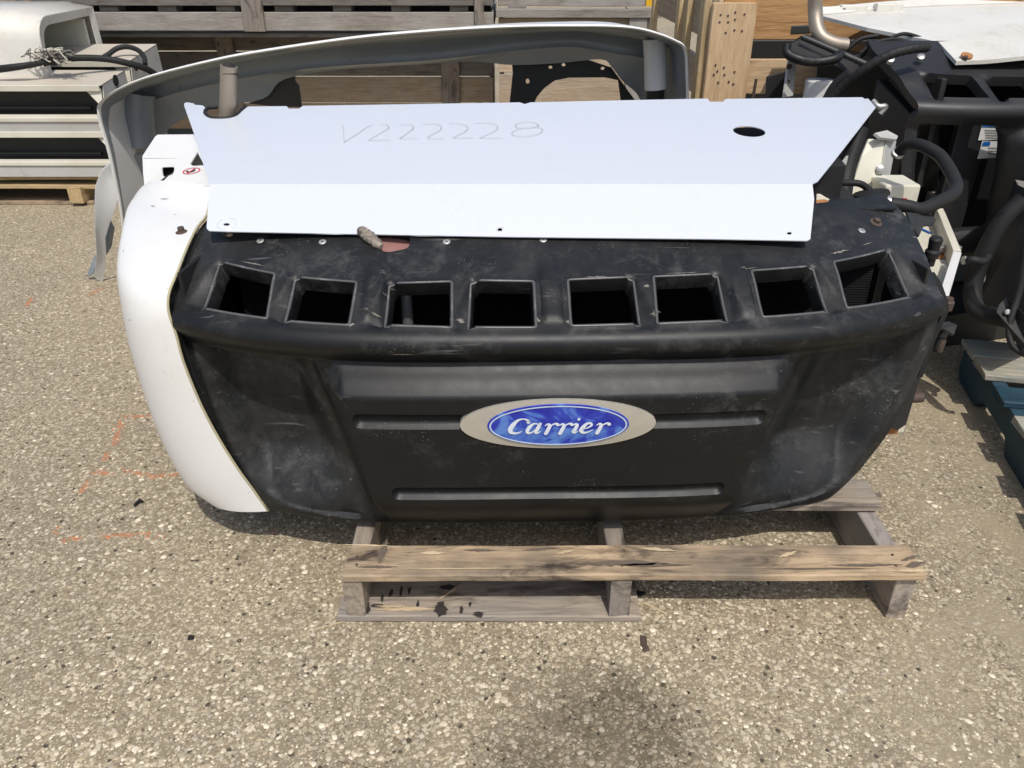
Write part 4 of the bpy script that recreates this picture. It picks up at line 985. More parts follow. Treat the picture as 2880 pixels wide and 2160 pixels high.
# ------------------------------------------------------------------ white shell behind
SH = thing('fairing_shell', (-.5, 3.4, 0), 'large hollow white fairing shell standing behind the unit, open side forward', 'fairing')
cols = [((356,812),(405,775),(432,760)),((350,700),(404,670),(431,650)),((338,585),(402,560),(430,540)),((307,434),(398,430),(450,430)),((278,330),(396,350),(470,370)),((292,277),(412,298),(510,335)),((400,222),(470,268),(600,300)),((600,170),(610,233),(740,277)),((760,141),(770,204),(800,222)),((1000,107),(960,184),(960,194)),((1180,90),(1180,171),(1180,180)),
        ((1330,80),(1330,155),(1330,172)),((1480,74),(1450,141),(1445,182)),((1640,73),(1600,131),(1580,176)),((1720,74),(1690,142),(1690,166)),((1790,80),(1745,152),(1720,187)),((1850,95),(1790,158),(1750,226)),((1900,115),(1815,168),(1790,262)),((1928,137),(1830,195),(1805,295)),((1934,200),(1835,262),(1815,335)),((1936,330),(1838,350),(1820,400)),((1936,560),(1840,560),(1822,560)),((1936,812),(1840,775),(1822,760))]
rim = crom([at(a[0], a[1], 3.15) for a, b, c in cols], 5); inn = crom([at(b[0], b[1], 3.47) for a, b, c in cols], 5); opn = crom([at(c[0], c[1], 3.52) for a, b, c in cols], 5)
cen = Vector((-.55, 3.2, .45))
mid0 = []; mid1 = []; outer = []; outer2 = []
for a, b in zip(rim, inn):
    mid0.append(a.lerp(b, .10) + Vector((0, .03, 0))); mid1.append(a.lerp(b, .55) + Vector((0, .17, 0)) + (a - cen).normalized() * .015)
    rad_ = Vector((a.x - cen.x, 0, a.z - cen.z)).normalized(); outer.append(a + rad_ * .003 + Vector((0, .03, 0))); outer2.append(a - rad_ * .035 + Vector((0, .42, 0)))
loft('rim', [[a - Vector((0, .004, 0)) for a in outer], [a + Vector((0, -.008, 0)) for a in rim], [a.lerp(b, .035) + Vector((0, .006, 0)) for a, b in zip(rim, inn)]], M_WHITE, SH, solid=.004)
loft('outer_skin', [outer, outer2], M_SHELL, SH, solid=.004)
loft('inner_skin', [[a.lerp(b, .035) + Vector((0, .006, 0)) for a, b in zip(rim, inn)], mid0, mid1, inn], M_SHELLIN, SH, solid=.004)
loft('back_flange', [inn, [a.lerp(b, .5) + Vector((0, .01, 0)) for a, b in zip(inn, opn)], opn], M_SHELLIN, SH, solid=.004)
def halfpost(name, pts, r, m):
    tube(name, pts, r, m, SH, sides=18)
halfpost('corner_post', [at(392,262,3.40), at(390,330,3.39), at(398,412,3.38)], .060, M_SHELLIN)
halfpost('corner_post', [at(1840,108,3.32), at(1843,180,3.32), at(1844,250,3.32)], .044, M_SHELL)
lathe('post_plug', at(1844, 250, 3.32), (0, 0, -1), [(0, .034), (.06, .034), (.062, .02)], M_RUBBER, SH, 18)
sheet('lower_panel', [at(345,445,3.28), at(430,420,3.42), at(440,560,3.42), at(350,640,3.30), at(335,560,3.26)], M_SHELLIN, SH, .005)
# flared white foot at the lower left
fl = [[(322,446,3.19),(330,480,3.20),(339,531,3.20)],[(285,480,3.17),(305,505,3.19),(336,545,3.20)],[(268,525,3.16),(295,545,3.18),(325,585,3.20)],[(266,585,3.16),(285,600,3.18),(308,628,3.21)],[(267,650,3.18),(280,655,3.20),(296,668,3.22)],[(271,712,3.22),(284,712,3.24),(297,720,3.25)],[(268,755,3.25),(283,757,3.26),(297,750,3.27)],[(261,775,3.26),(274,785,3.27),(288,795,3.28)]]
loft('foot_flange', [crom([at(*q) for q in r_], 4) for r_ in fl], M_SHELL, SH, solid=.004)
sheet('foot_edge', [at(296,668,3.24), at(310,620,3.24), at(320,640,3.30), at(312,690,3.31), at(298,715,3.28)], M_SHELLIN, SH, .004)
sheet('foot_tab', [at(247,773,3.30), at(268,716,3.30), at(272,745,3.29), at(262,770,3.285), at(250,778,3.29)], M_SHELLIN, SH, .004)
# dark arched bracket inside the shell
arch = [(1440,178),(1560,166),(1660,170),(1720,190),(1770,260),(1800,300),(1748,300),(1738,225),(1700,217),(1600,218),(1560,226),(1530,248),(1510,272),(1498,300),(1432,300),(1438,245),(1442,205)]
V, T = cdt(arch, [[(1548 + 6 * math.cos(a), 189 + 5 * math.sin(a)) for a in (0, 1, 2, 3, 4, 5)], [(1484 + 6 * math.cos(a), 228 + 8 * math.sin(a)) for a in (0, 1, 2, 3, 4, 5)], [(1585 + 6 * math.cos(a), 182 + 5 * math.sin(a)) for a in (0, 1, 2, 3, 4, 5)], [(1695 + 6 * math.cos(a), 192 + 5 * math.sin(a)) for a in (0, 1, 2, 3, 4, 5)]], 14)
mk('arched_bracket', [at(a, b, 3.60) for a, b in V], [tuple(int(i) for i in t) for t in T], M_METALDK, SH, solid=.01)
sheet('torn_liner', [at(a, b, 3.56) for a, b in ((700,290),(745,275),(790,225),(860,205),(830,215),(832,228),(842,240),(845,262),(850,300),(780,300))], M_METALDK, SH, .006)

# ------------------------------------------------------------------ weathered crates at the back
def crate(name, label, x0, x1, y0, y1, zb, boards, posts, m, mp, group=None, sides=True, tops=True):
    T = thing(name, ((x0 + x1) / 2, (y0 + y1) / 2, zb), label, 'crate', group)
    for (z0, z1, mm) in boards:
        plank('board', ((x0 + x1) / 2, y0, (z0 + z1) / 2), (x1 - x0, z1 - z0 - .002, .022), mm or m, T, (R(90), 0, 0), .001, .001)
        if sides:
            for xs in (x0 + .015, x1 - .015):
                plank('side_board', (xs, (y0 + y1) / 2 + .02, (z0 + z1) / 2), (y1 - y0, z1 - z0 - .006, .022), mm or m, T, (R(90), 0, R(90)), .002, .002)
    for (px0, px1, z0, z1, yo) in posts:
        plank('post', ((px0 + px1) / 2, y0 + yo, (z0 + z1) / 2), (z1 - z0, px1 - px0, .03), mp, T, (R(90), R(-90), 0), .002, .002)
    return T
def Xp(px, py, Y): return at(px, py, Y).x
Yl = 6.25
LOW = crate('wooden_crate', 'dark weathered board crate standing low behind the white fairing shell', -3.3, Xp(1385,100,Yl), Yl, Yl + 1.0, 0, [(.06,.245,W_TAN),(.25,.432,W_TAN),(.438,.606,W_DARK),(.612,.745,W_DARK)], [(Xp(612,130,Yl), Xp(664,130,Yl), .05, .745, -.028), (Xp(1243,230,Yl), Xp(1294,230,Yl), .05, .745, -.028), (Xp(60,200,Yl), Xp(110,200,Yl), .05, .745, -.028)], W_DARK, W_PALLET_G)  # upper boards in darker wood: shade of the overhang put into their colour
Yu = 5.72
UPC = crate('wooden_crate', 'grey weathered crate stacked on top and jutting forward, at the back left', -3.15, Xp(1388,50,Yu), Yu, Yu + 1.3, .775, [(.79,.905,W_GREY),(.94,1.10,W_DARK),(1.108,1.27,W_DARK),(1.278,1.44,W_DARK)], [(Xp(685,40,Yu), Xp(745,40,Yu), .79, 1.44, -.028), (Xp(1335,40,Yu), Xp(1362,40,Yu), .79, 1.44, -.028), (Xp(62,40,Yu), Xp(108,40,Yu), .79, 1.44, -.028)], W_GREY, W_PALLET_G)
plank('base_board', (-1.68, Yu + .65, .762), (2.9, 1.25, .026), W_DARK, UPC, (0, 0, 0), .001, .001)
for k in range(8):
    xx = Xp(300 + k * 165, 18, Yu); box('spacer_block', xx - .06, xx + .06, Yu + .02, Yu + .14, .905, .94, W_DARK, UPC, .002)
box('back_lining', -3.1, Xp(1380,50,Yu), Yu + .2, Yu + .22, .79, 1.4, M_DARKIN, UPC, 0)
# pale crate further right
Yr = 5.75
RC = crate('wooden_crate', 'sunlit pale crate with a whitish top rail, behind the right end of the shell', Xp(1402,40,Yr), Xp(1830,40,Yr), Yr, Yr + 1.1, 0, [(.10,.30,W_TAN),(.31,.52,W_TAN),(.53,.70,W_TAN),(.71,.868,W_TAN)], [(Xp(1768,65,Yr), Xp(1818,65,Yr), .05, .868, -.028)], W_TAN, W_GREY)
plank('top_rail', ((Xp(1395,40,Yr) + Xp(1856,40,Yr)) / 2, Yr - .01, .897), (Xp(1856,40,Yr) - Xp(1395,40,Yr), .10, .05), W_GREY, RC, (0, 0, 0), .004)
SB = thing('plywood_stack', (.5, 6.1, .92), 'grey boarded load resting on the pale crate at the top of the view', 'boards')
plank('sheet', ((Xp(1400,10,Yr) + Xp(1835,10,Yr)) / 2, Yr + .3, 1.02), (Xp(1835,10,Yr) - Xp(1402,10,Yr), .55, .17), W_GREY, SB, (0, 0, 0), .003)
plank('sheet', ((Xp(1400,10,Yr) + Xp(1835,10,Yr)) / 2, Yr + .32, 1.19), (Xp(1835,10,Yr) - Xp(1402,10,Yr), .55, .16), W_GREY, SB, (0, 0, 0), .003)
tp = at(1836, 8, Yr - .01); box('warning_tape', tp.x - .04, tp.x + .04, Yr + .01, Yr + .026, .935, 1.03, M_TAPE, SB, 0)
LP = thing('plywood_sheet', (-3.4, 5.9, 0), 'tan board edge at the far left behind the white evaporator cover', 'board')
plank('panel', (-3.6, 6.0, .62), (1.0, 1.2, .03), W_TAN, LP, (R(90), 0, 0), .002)
# new pine crate, open slats
Yc = 3.5; x0c = .795
PC = thing('pine_crate', (1.5, 4.2, 0), 'new pine slatted crate with a broad nail-marked corner post', 'crate')
plank('corner_post', (x0c + .085, Yc - .02, .546), (1.09, .178, .035), W_PINE, PC, (R(90), R(-90), 0), .002, .002)
plank('corner_post', (x0c - .012, Yc + .045, .552), (1.10, .085, .03), W_YELLOW, PC, (R(90), R(-90), R(90)), .002, .002)
for (z0, z1, m_) in ((.08, .26, W_PINE), (.32, .50, W_PINE), (.57, .72, W_PINE), (.745, .885, W_PINE), (.955, 1.125, W_ORANGE)):
    plank('slat', (1.62, Yc + .012, (z0 + z1) / 2), (1.55, z1 - z0, .025), m_, PC, (R(90), 0, 0), .003)
for (z0, z1) in ((.08, .26), (.31, .47), (.53, .67), (.71, .87), (.95, 1.12)):
    plank('side_slat', (x0c + .02, Yc + .72, (z0 + z1) / 2), (1.40, z1 - z0, .025), W_TAN, PC, (R(90), 0, R(90)), .003)
for yy in (Yc + .42, Yc + .62, Yc + 1.36):
    plank('side_post', (x0c - .005, yy, .552), (1.10, .075, .028), W_YELLOW, PC, (R(90), R(-90), R(90)), .002)
plank('top_slat', (1.62, Yc + .3, 1.075), (1.55, .16, .022), W_PINE, PC)
for (px, py) in ((2027,42),(2024,62),(2048,44),(2048,62),(2068,35),(2067,55),(2094,40),(2041,92),(2066,85),(2087,87),(2013,183),(2036,190),(2018,200),(2038,210),(2066,202),(2008,210),(2020,232),(2050,230),(2063,236)):
    q = at(px, py, Yc - .040); lathe('nail_hole', q, (0, -1, 0), [(-.004, .0042), (.001, .0042), (.0012, .002)], M_RUST, PC, 7)
box('crate_contents', 1.05, 2.3, Yc + .3, Yc + .9, .1, .93, M_METALDK, PC, .01)

# ------------------------------------------------------------------ left: stacked evaporators on a yellow pallet
LPAL = thing('wooden_pallet', (-2.8, 4.9, 0), 'pale yellow wooden pallet under the evaporator cabinets on the left', 'pallet')
Yp = 4.45
plank('deck_board', (-2.85, Yp + .05, .150), (1.30, .11, .022), W_YELLOW, LPAL)
plank('deck_board', (-2.85, Yp + .02, .106), (1.18, .10, .022), W_YELLOW, LPAL)
plank('deck_board', (-2.85, Yp + .30, .150), (1.30, .11, .022), W_YELLOW, LPAL)
plank('deck_board', (-2.85, Yp + .60, .150), (1.30, .11, .022), W_YELLOW, LPAL)
for xx in (-3.30, -2.44):
    plank('stringer', (xx, Yp + .45, .0655), (1.0, .08, .088), W_YELLOW, LPAL, (0, 0, R(90)), .002)
plank('bottom_board', (-2.90, Yp + .04, .010), (1.06, .10, .018), W_PALLET, LPAL, (0, 0, 0), .001)
def evaporator(name, label, xr, y0, depth, zb, h, rear=.0):
    E = thing(name, (xr - .9, y0 + depth / 2, zb), label, 'evaporator', None)
    xl = xr - 2.0
    # side with a sloping front edge, top, bottom lips, inner coil
    sy = [(y0 + .07, zb + h), (y0 + depth, zb + h), (y0 + depth, zb), (y0 + .12, zb), (y0, zb + h * .30), (y0, zb + h * .36)]
    for xs, nm in ((xr, 'side_panel'), (xl, 'side_panel')):
        v = [(xs, a, b) for a, b in sy]; mk(nm, v, [tuple(range(len(v)))], M_GREYCAB, E, solid=.006)
    box('top_sheet', xl - .004, xr + .004, y0 + .04, y0 + depth, zb + h + .001, zb + h + .006, M_DUSTTOP, E, .002)
    box('top_lip', xl, xr - .004, y0 + .032, y0 + .040, zb + h - .025, zb + h + .006, M_CREAM, E, .002)
    box('lower_rail', xl, xr - .004, y0 - .004, y0 + .06, zb + h * .28, zb + h * .38, M_CREAM, E, .004)
    box('lower_face', xl, xr - .004, y0 + .004, y0 + .012, zb + h * .02, zb + h * .275, M_GREYCAB, E, .002)
    box('bottom_sheet', xl, xr, y0 + .02, y0 + depth, zb, zb + .006, M_GREYCAB, E, .001)
    box('coil', xl + .02, xr - .02, y0 + .16, y0 + .24, zb + .02, zb + h - .02, M_COIL, E, 0)
    mk('corner_gusset', [(xr - .005, y0 + .05, zb + h * .94), (xr - .10, y0 + .06, zb + h * .94), (xr - .005, y0 + .02, zb + h * .55)], [(0, 1, 2)], M_CREAM, E, solid=.004)
    tube('suction_pipe', [(xl + .1, y0 + .12, zb + h * .45), (xr - .12, y0 + .12, zb + h * .45)], .012, M_METALDK, E)
    return E
xr = at(262, 245, 4.42).x
EV1 = evaporator('evaporator_cabinet', 'lower cream evaporator cabinet resting on the yellow pallet', xr + .03, 4.40, .75, .1625, .235)
EV2 = evaporator('evaporator_cabinet', 'upper dusty cream evaporator cabinet stacked on another, wires on top', xr + .02, 4.44, .36, .405, .245); EV2.rotation_euler = (R(6), 0, 0)
EV3 = evaporator('evaporator_cabinet', 'rear dusty cabinet with a bent hose on its top, by the crates', xr + .01, 4.86, .48, .40, .325); EV3.rotation_euler = (R(6), 0, 0)
for px, py, Y, r_ in ((328, 226, 4.66, .03), (385, 205, 4.95, .02)):
    q = Vector((xr + .025, Y, at(px, py, Y).z)); lathe('pipe_hole', q, (1, 0, 0), [(-.002, r_), (.002, r_), (.0022, r_ * .8)], M_DARKIN, EV2, 16)
tube('pipe_stub', [Vector((xr - .05, 4.66, .585)), Vector((xr + .12, 4.66, .585))], .016, M_METALDK, EV2)
# white cover box on top
CV = thing('evaporator_cover', (at(60, 90, 4.75).x, 5.0, .66), 'glossy white moulded cover standing on the evaporator cabinets, open end facing right', 'cover')
def arcprof(x, y0, y1, z0, z1, r, n=5):
    P = [Vector((x, y0, z0))]
    for k in range(n + 1):
        a = math.pi / 2 * k / n; P.append(Vector((x, y0 + r - r * math.cos(a), z1 - r + r * math.sin(a))))
    P.append(Vector((x, y1, z1 + .01))); P.append(Vector((x, y1 + .02, z0)))
    return P
xa = at(60, 100, 4.66).x
loft('shell', [arcprof(xa - 1.2, 4.63, 5.35, .655, .985, .14), arcprof(xa - .05, 4.63, 5.35, .655, .975, .14), arcprof(xa - .02, 4.645, 5.34, .66, .965, .13), arcprof(xa + .10, 4.65, 5.33, .66, .95, .12)], M_HOOD, CV, solid=.005)
pr = arcprof(xa + .10, 4.65, 5.33, .66, .95, .12); pi_ = arcprof(xa + .09, 4.70, 5.28, .66, .905, .10)
loft('end_flange', [pr, pi_], M_HOOD, CV, solid=.004, smooth=False)
box('inner_wall', xa - .3, xa + .06, 5.26, 5.28, .66, .90, M_CREAM, CV, .002)
# tangle of wires and hoses
WI = thing('wire_bundle', (-2.75, 4.62, .66), 'tangled pale wires spilling out under the white cover', 'wires')
rw = random.Random(3)
for k in range(30):
    x_ = -2.82 + rw.uniform(0, .28); pts = []
    for j in range(5):
        pts.append(at(85 + 14 * (k % 8) + rw.uniform(-28, 45), 156 + rw.uniform(-24, 26), 4.56 + rw.uniform(-.05, .07)))
    tube('wire', pts, .0026, (M_CREAM, M_STEEL, W_GREY, M_RUBBER, M_DUSTTOP)[k % 5], WI, n=5, sides=6)
HB = thing('cable_harness', (-2.9, 4.55, .655), 'black cable harness and hose lying across the dusty cabinet top', 'cables')
for k in range(9):
    o_ = rw.uniform(-6, 6)
    tube('cable', [at(-20, 196 + o_ + rw.uniform(-4, 4), 4.52), at(40, 190 + o_, 4.52 + rw.uniform(-.02, .02)), at(90, 182 + o_ * .7, 4.53), at(140, 172 + o_ * .4, 4.56)], .010, M_RUBBER, HB, sides=8)
tube('hose', [at(120,178,4.55), at(170,167,4.6), at(230,163,4.66), at(300,166,4.72), at(360,178,4.76), at(410,193,4.82), at(445,215,4.9)], .018, M_RUBBER, HB, sides=12)
tube('hose', [at(285,153,4.9), at(310,142,4.95), at(335,128,5.0), at(365,124,5.02), at(395,133,5.0), at(410,150,4.95), at(412,168,4.9)], .014, M_RUBBER, EV3, sides=10)

# ------------------------------------------------------------------ right: second unit
U2 = thing('refrigeration_unit', (1.95, 2.9, 0), 'second black refrigeration unit under an aged white hood, at the right', 'refrigeration unit')
Y2 = R(15); c2, s2 = math.cos(Y2), math.sin(Y2)
anchor = np.array([-.716, S_local(np.array([-.716]), np.array([.609]))[0][1], .652]); tgt = at(2635, 278, 2.55)
def place2(v):
    x, y, z = v[0] - anchor[0], v[1] - anchor[1], v[2] - anchor[2]
    return (tgt.x + c2 * x - s2 * y, tgt.y + s2 * x + c2 * y, tgt.z + z)
openL = rounded([(-.735,.500),(-.62,.500),(-.50,.500),(-.46,.350),(-.42,.16),(-.56,.14),(-.66,.16),(-.690,.230),(-.722,.356)], .03, 3)
G2 = build_fascia('grille', place2, U2, M_BLACK2, [openL], .013)
def l2(x, y, z): return Vector(place2((x, y, z)))
def hexa(name, pts8, m, parent, bevel=.004): return mk(name, pts8, BOXF, m, parent, bevel=bevel)
def box2(name, x0, x1, y0, y1, z0, z1, m, bevel=.004): return hexa(name, [l2(*p) for p in boxv(x0, x1, y0, y1, z0, z1)], m, U2, bevel)
zoff = float(tgt.z - .652)
box2('frame', -.60, .8, .34, .9, .02 - zoff + .12, .72, M_METALDK)
box2('base_skid', -.70, .8, .10, .9, -zoff, -zoff + .13, M_METALDK)
box2('coil', -.40, .8, .24, .30, .10, .66, M_FINS)
box2('inner_wall', -.66, -.64, .16, .6, .05, .70, M_METALDK)
# warning stickers on the post inside the opening
PO = box2('inner_post', -.575, -.455, .135, .16, .10, .60, M_BLACK2)
def sticker2(x0, x1, z0, z1, m, y=.1335): return box2('warning_sticker', x0, x1, y - .002, y, z0, z1, m, 0)
fp_ = plane3(l2(-.57, .134, .1), l2(-.45, .134, .1), l2(-.5, .134, .5))
for a, b, c_, d_ in (((2762,340),(2815,352),(2818,392),(2748,394)), ((2760,396),(2818,397),(2815,442),(2746,446))):
    px_poly('warning_sticker', [a, b, c_, d_], fp_, M_PAPER, U2, .004)
px_poly('sticker_band', [(2763,340),(2800,345),(2803,357),(2758,356)], fp_, M_STBLUE, U2, .006); px_poly('sticker_band', [(2762,398),(2782,397),(2780,409),(2758,409)], fp_, M_STBLUE, U2, .006)
for k in range(4):
    px_poly('print_line', [(2765 + k, 364 + k * 7), (2812, 366 + k * 7), (2812, 368 + k * 7), (2765 + k, 366 + k * 7)], fp_, M_INKDARK, U2, .006)
for k in range(3):
    px_poly('print_line', [(2775, 414 + k * 8), (2810, 415 + k * 8), (2810, 417 + k * 8), (2775, 416 + k * 8)], fp_, M_INKDARK, U2, .006)
# hood
HD = thing('white_hood', (1.9, 3.0, .95), 'aged white sheet hood with a rust spot, lying on the second unit', 'hood')
hf = [at(2690,172,2.66), at(2780,168,2.66), at(2890,157,2.66), at(2990,150,2.66)]
hk = [at(2640,118,2.84), at(2760,106,2.88), at(2890,103,2.88), at(3000,100,2.88)]
hb = [at(2310,44,3.30), at(2560,22,3.42), at(2890,10,3.5), at(3050,5,3.5)]
hm = [at(2440,78,3.06), at(2640,62,3.12), at(2890,52,3.15), at(3020,48,3.15)]
loft('sheet', [crom(r_, 5) for r_ in (hf, hk, hm, hb)], M_HOOD, HD, smooth=False, solid=.012, offset=-1)
loft('back_lip', [crom([q + Vector((0, .0, 0)) for q in hb], 5), crom([q + Vector((0, .05, .02)) for q in hb], 5)], M_HOOD, HD, solid=.01)
for a, b in ((2340, 36), (2400, 30), (2500, 26)):
    q = at(a, b, 3.36); box('clip', q.x - .05, q.x + .05, q.y - .01, q.y + .03, q.z - .01, q.z + .02, M_HOOD, HD, .004)
q = at(2714, 160, 2.69); lathe('rust_spot', q + Vector((0, -.01, .006)), (0, -.4, 1), [(-.004, .018), (.001, .018), (.0015, .012)], M_RUSTORANGE, HD, 16)
lathe('bolt', at(2714, 166, 2.665), (0, -.4, 1), [(-.004, .007), (.008, .007), (.010, .005)], M_RUST, HD, 10)
# side equipment of the second unit
tube('exhaust_pipe', [at(2292,-20,3.0), at(2293,30,3.0), at(2297,75,2.98), at(2312,105,2.96), at(2345,122,2.95), at(2380,128,2.95)], .024, M_PIPE, U2, n=8, sides=18)
hexa('air_box', [at(2222,98,3.15), at(2310,92,3.15), at(2310,92,3.4), at(2222,98,3.4), at(2226,72,3.15), at(2310,68,3.15), at(2310,68,3.4), at(2226,72,3.4)], M_METALDK, U2)
sheet('guard_plate', [at(2255,102,2.95), at(2270,100,2.98), at(2440,180,2.90), at(2400,215,2.85), at(2330,178,2.85), at(2240,165,2.85), at(2215,150,2.85), at(2212,132,2.90)], M_METALDK, U2, .006)
tube('guard_tube', [at(2212,125,2.83), at(2214,150,2.82), at(2250,168,2.80), at(2300,174,2.80), at(2345,166,2.80), at(2365,152,2.82)], .016, M_BLACK, U2, sides=12)
tube('guard_tube', [at(2255,103,2.9), at(2330,135,2.86), at(2440,182,2.80)], .010, M_METALDK, U2, sides=8)
tube('corrugated_hose', [at(2335,285,2.70), at(2370,245,2.68), at(2430,195,2.64), at(2500,155,2.62), at(2560,138,2.62), at(2610,132,2.64)], .014, M_RUBBER, U2, n=10, sides=12, radii=[.0145 + .0012 * math.sin(i * 2.1) for i in range(51)])
tube('corrugated_hose', [at(2320,290,2.75), at(2350,240,2.74), at(2390,205,2.72)], .016, M_RUBBER, U2, sides=10)
sheet('grey_channel', [at(2215,165,2.95), at(2238,160,2.98), at(2226,270,2.92), at(2200,275,2.88)], M_GREYCAB, U2, .006)
for px, py in ((2219, 187), (2213, 230)): lathe('bolt', at(px, py, 2.92), (0, -1, 0), [(0, .01), (.008, .009)], M_RUST, U2, 8)
lathe('filter_can', at(2290, 330, 2.9), (0, 0, 1), [(0, .05), (.12, .05), (.125, .046)], M_PAPER, U2, 20)
hexa('battery_box', [at(2150,330,3.05), at(2215,330,3.05), at(2215,330,3.3), at(2150,330,3.3), at(2155,215,3.05), at(2210,200,3.05), at(2210,200,3.3), at(2155,215,3.3)], M_RUBBER, U2)
tube('stand_rod', [at(2118,275,3.2), at(2122,250,3.2), at(2127,222,3.2)], .006, M_RUST, U2, sides=8)
mk('side_screen', [at(2300,175,3.0), at(2640,170,2.75), at(2640,900,2.9), at(2300,900,3.2)], [(0, 1, 2, 3)], M_METALDK, U2, solid=.01)
tube('wiring', [at(2455,285,2.62), at(2470,300,2.60), at(2490,300,2.6), at(2475,320,2.6)], .010, M_STEEL, U2, sides=8)
hexa('corner_upright', [l2(-.74, .13, -zoff), l2(-.71, .13, -zoff), l2(-.70, .34, -zoff), l2(-.74, .34, -zoff), l2(-.75, .16, .60), l2(-.72, .16, .60), l2(-.72, .34, .68), l2(-.76, .34, .68)], M_BLACK2, U2)
for k_, pts in enumerate(([(2420,150),(2460,120),(2520,110),(2570,125)], [(2400,190),(2440,140),(2500,130),(2530,150)], [(2470,170),(2490,120),(2540,95),(2600,110)], [(2380,140),(2420,110),(2470,100)], [(2355,215),(2375,180),(2400,160),(2440,150)])):
    tube('wiring', [at(a, b, 2.86 + .03 * k_) for a, b in pts], .006 + .002 * (k_ % 2), M_RUBBER, U2, sides=8)
for px, py in ((2505,168),(2590,160),(2560,205)): lathe('rivet', at(px, py, 2.70), (-.2, -.6, .8), [(-.01, .012), (.003, .012), (.005, .006)], M_STEEL, U2, 10)
# heavy black panel with cable and clamp, leaning in front of the second unit
BP = thing('black_engine_cover', (1.95, 2.3, 0), 'dusty black cover with hose loop and bolted bracket at the right edge', 'cover')
hexa('cover', [at(2742,845,2.30), at(2895,965,2.05), at(2990,965,2.45), at(2850,830,2.6), at(2850,500,2.42), at(2990,430,2.25), at(3080,430,2.5), at(2930,480,2.6)], M_BLACK2, BP, .02)
tube('hose', [at(2880,560,2.26), at(2820,620,2.26), at(2775,700,2.26), at(2745,770,2.26), at(2735,830,2.24), at(2750,875,2.2), at(2800,890,2.15), at(2850,900,2.1)], .026, M_RUBBER, BP, n=8, sides=14)
tube('cable', [at(2890,650,2.1), at(2870,800,2.08), at(2845,890,2.05), at(2838,935,2.03), at(2850,975,2.0), at(2890,1000,1.98)], .009, M_RUBBER, BP, n=8, sides=10)
tube('cable_tie', [at(2716,733,2.22), at(2735,730,2.2), at(2765,735,2.2), at(2780,722,2.22)], .011, M_RUBBER, BP, sides=10)
lathe('tie_end', at(2716, 732, 2.22), (-1, 0, 0), [(0, .013), (.008, .013), (.01, .008)], M_STEEL, BP, 10)
sheet('bracket', [at(2815,860,2.10), at(2835,838,2.12), at(2900,900,2.0), at(2900,985,1.96), at(2870,980,1.99), at(2808,880,2.08)], M_METALDK, BP, .01)
for px, py in ((2833,878),(2862,908),(2858,915)): lathe('bracket_bolt', at(px, py, 2.06), (-.3, -1, .4), [(-.02, .008), (.004, .008), (.006, .005)], M_STEEL, BP, 10)
sheet('grey_tab', [at(2763,755,2.30), at(2778,740,2.3), at(2770,790,2.28), at(2757,810,2.28)], M_GREYCAB, BP, .004)
sheet('chain_plate', [at(2855,505,2.2), at(2885,510,2.2), at(2885,530,2.2), at(2862,520,2.2)], M_STEEL, BP, .006)

# ------------------------------------------------------------------ blue pallet at the right
BL = thing('wooden_pallet', (1.9, 1.9, 0), 'weathered blue painted pallet on the ground at the right edge', 'pallet')
pa = math.atan2(2.39 - 1.75, 1.52 - 1.39)                      # direction of its left stringer
ux = Vector((math.cos(pa), math.sin(pa), 0)); vx = Vector((ux.y, -ux.x, 0)); o0 = Vector((1.520, 2.400, 0))
def bp_(s, t, z): return o0 - ux * s + vx * t + Vector((0, 0, z))
prof_s = [(0, .035), (.03, .004), (.20, .0), (.25, .045), (.46, .045), (.50, .0), (.70, .0), (.75, .045), (.96, .045), (1.0, .0), (1.17, .004), (1.20, .03), (1.20, .126), (0, .126)]
for t_ in (.022, .52, 1.02):
    n_ = len(prof_s); v = [bp_(a, t_ - .021, b) for a, b in prof_s] + [bp_(a, t_ + .021, b) for a, b in prof_s]
    mk('stringer', v, [tuple(range(n_)), tuple(range(2 * n_ - 1, n_ - 1, -1))] + [((i + 1) % n_, i, i + n_, (i + 1) % n_ + n_) for i in range(n_)], W_BLUE, BL, bevel=.003)
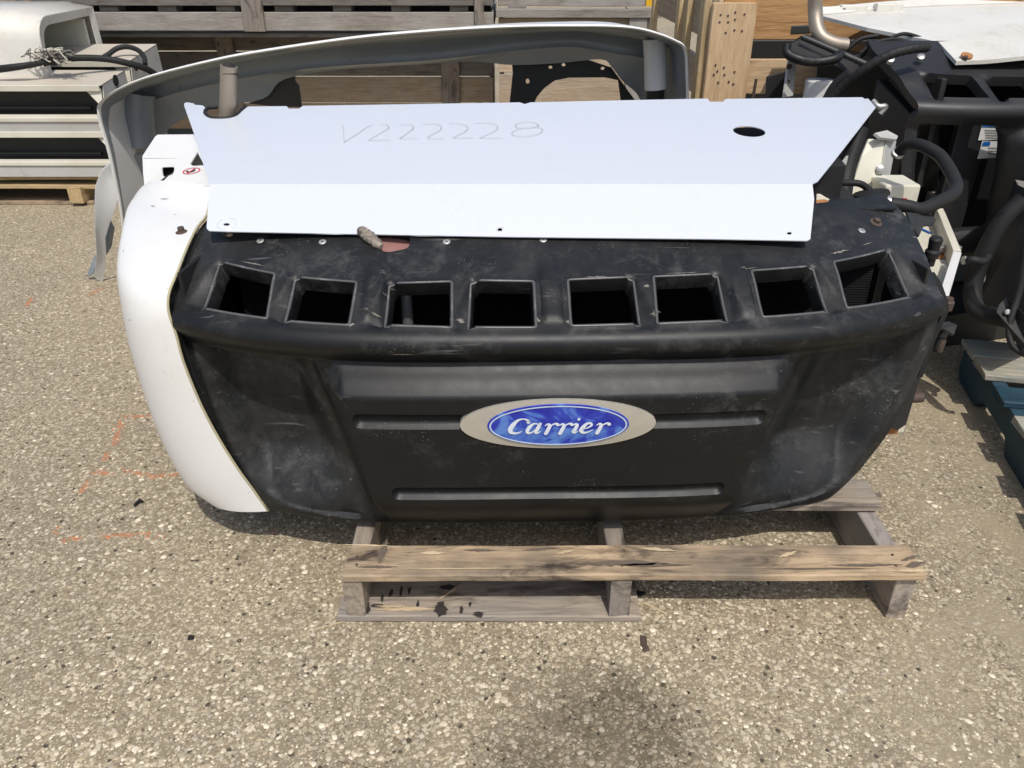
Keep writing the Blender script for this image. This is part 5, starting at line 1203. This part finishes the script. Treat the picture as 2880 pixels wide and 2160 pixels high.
for i, s_ in enumerate((.075, .21, .385, .56, .73, .90, 1.05, 1.15)):
    plank('deck_board', bp_(s_, .53, .137), (1.10, .13 if i < 2 else .10, .020), W_TEAL if i != 2 else W_BLUE, BL, (0, 0, pa - R(90)), .003, .004)

# ------------------------------------------------------------------ litter on the ground
def scrap(name, px, py, pts, h, m, label, cat):
    c_ = atz(px, py, 0); n_ = len(pts)
    v = [c_ + Vector((a, b, .0005)) for a, b in pts] + [c_ + Vector((a * .8, b * .8, h)) for a, b in pts]
    f = [tuple(range(n_ - 1, -1, -1)), tuple(range(n_, 2 * n_))] + [(i, (i + 1) % n_, (i + 1) % n_ + n_, i + n_) for i in range(n_)]
    return tag(mk(name, v, f, m), label, cat)
scrap('plastic_scrap', 391, 1415, [(-.004, .017), (.004, .008), (.012, .004), (.003, -.002), (-.002, -.018), (-.009, -.014), (-.004, .002)], .008, M_RUBBER, 'small black plastic scrap on the paving left of the cowl', 'scrap')
scrap('plastic_scrap', 537, 1795, [(-.007, .006), (.006, .005), (.008, -.004), (-.005, -.007)], .005, M_RUBBER, 'tiny dark chip on the paving in the lower left', 'scrap')
scrap('twig', 1275, 1680, [(-.030, -.028), (.0, .004), (.012, .022), (.014, .020), (.004, 0), (-.027, -.030)], .004, W_PALLET, 'thin dry twig lying on the lower pallet board', 'twig').location.z += .021
scrap('leaf_litter', 1795, 1672, [(-.018, .004), (.0, .010), (.020, .006), (.010, -.006), (-.010, -.008)], .004, M_DARKIN, 'dark damp leaf beside the middle pallet stringer', 'leaf')
scrap('leaf_litter', 1812, 1810, [(-.006, .024), (.008, .020), (.006, -.002), (.010, -.020), (-.004, -.026), (-.009, -.005)], .003, M_RUST, 'dark strip of litter on the paving below the pallet', 'litter')
rw = random.Random(11)
STR = tag(scrap('straw_stalk', 1845, 1710, [(-.03, .018), (.02, -.02), (.022, -.019), (-.028, .02)], .002, W_SPLINT, 'pale straw stalk by the middle pallet stringer', 'straw'))
scrap('straw_stalk', 930, 1758, [(-.035, -.012), (.03, .012), (.031, .010), (-.034, -.015)], .002, W_SPLINT, 'pale straw stalk on the paving left of the lower board', 'straw')
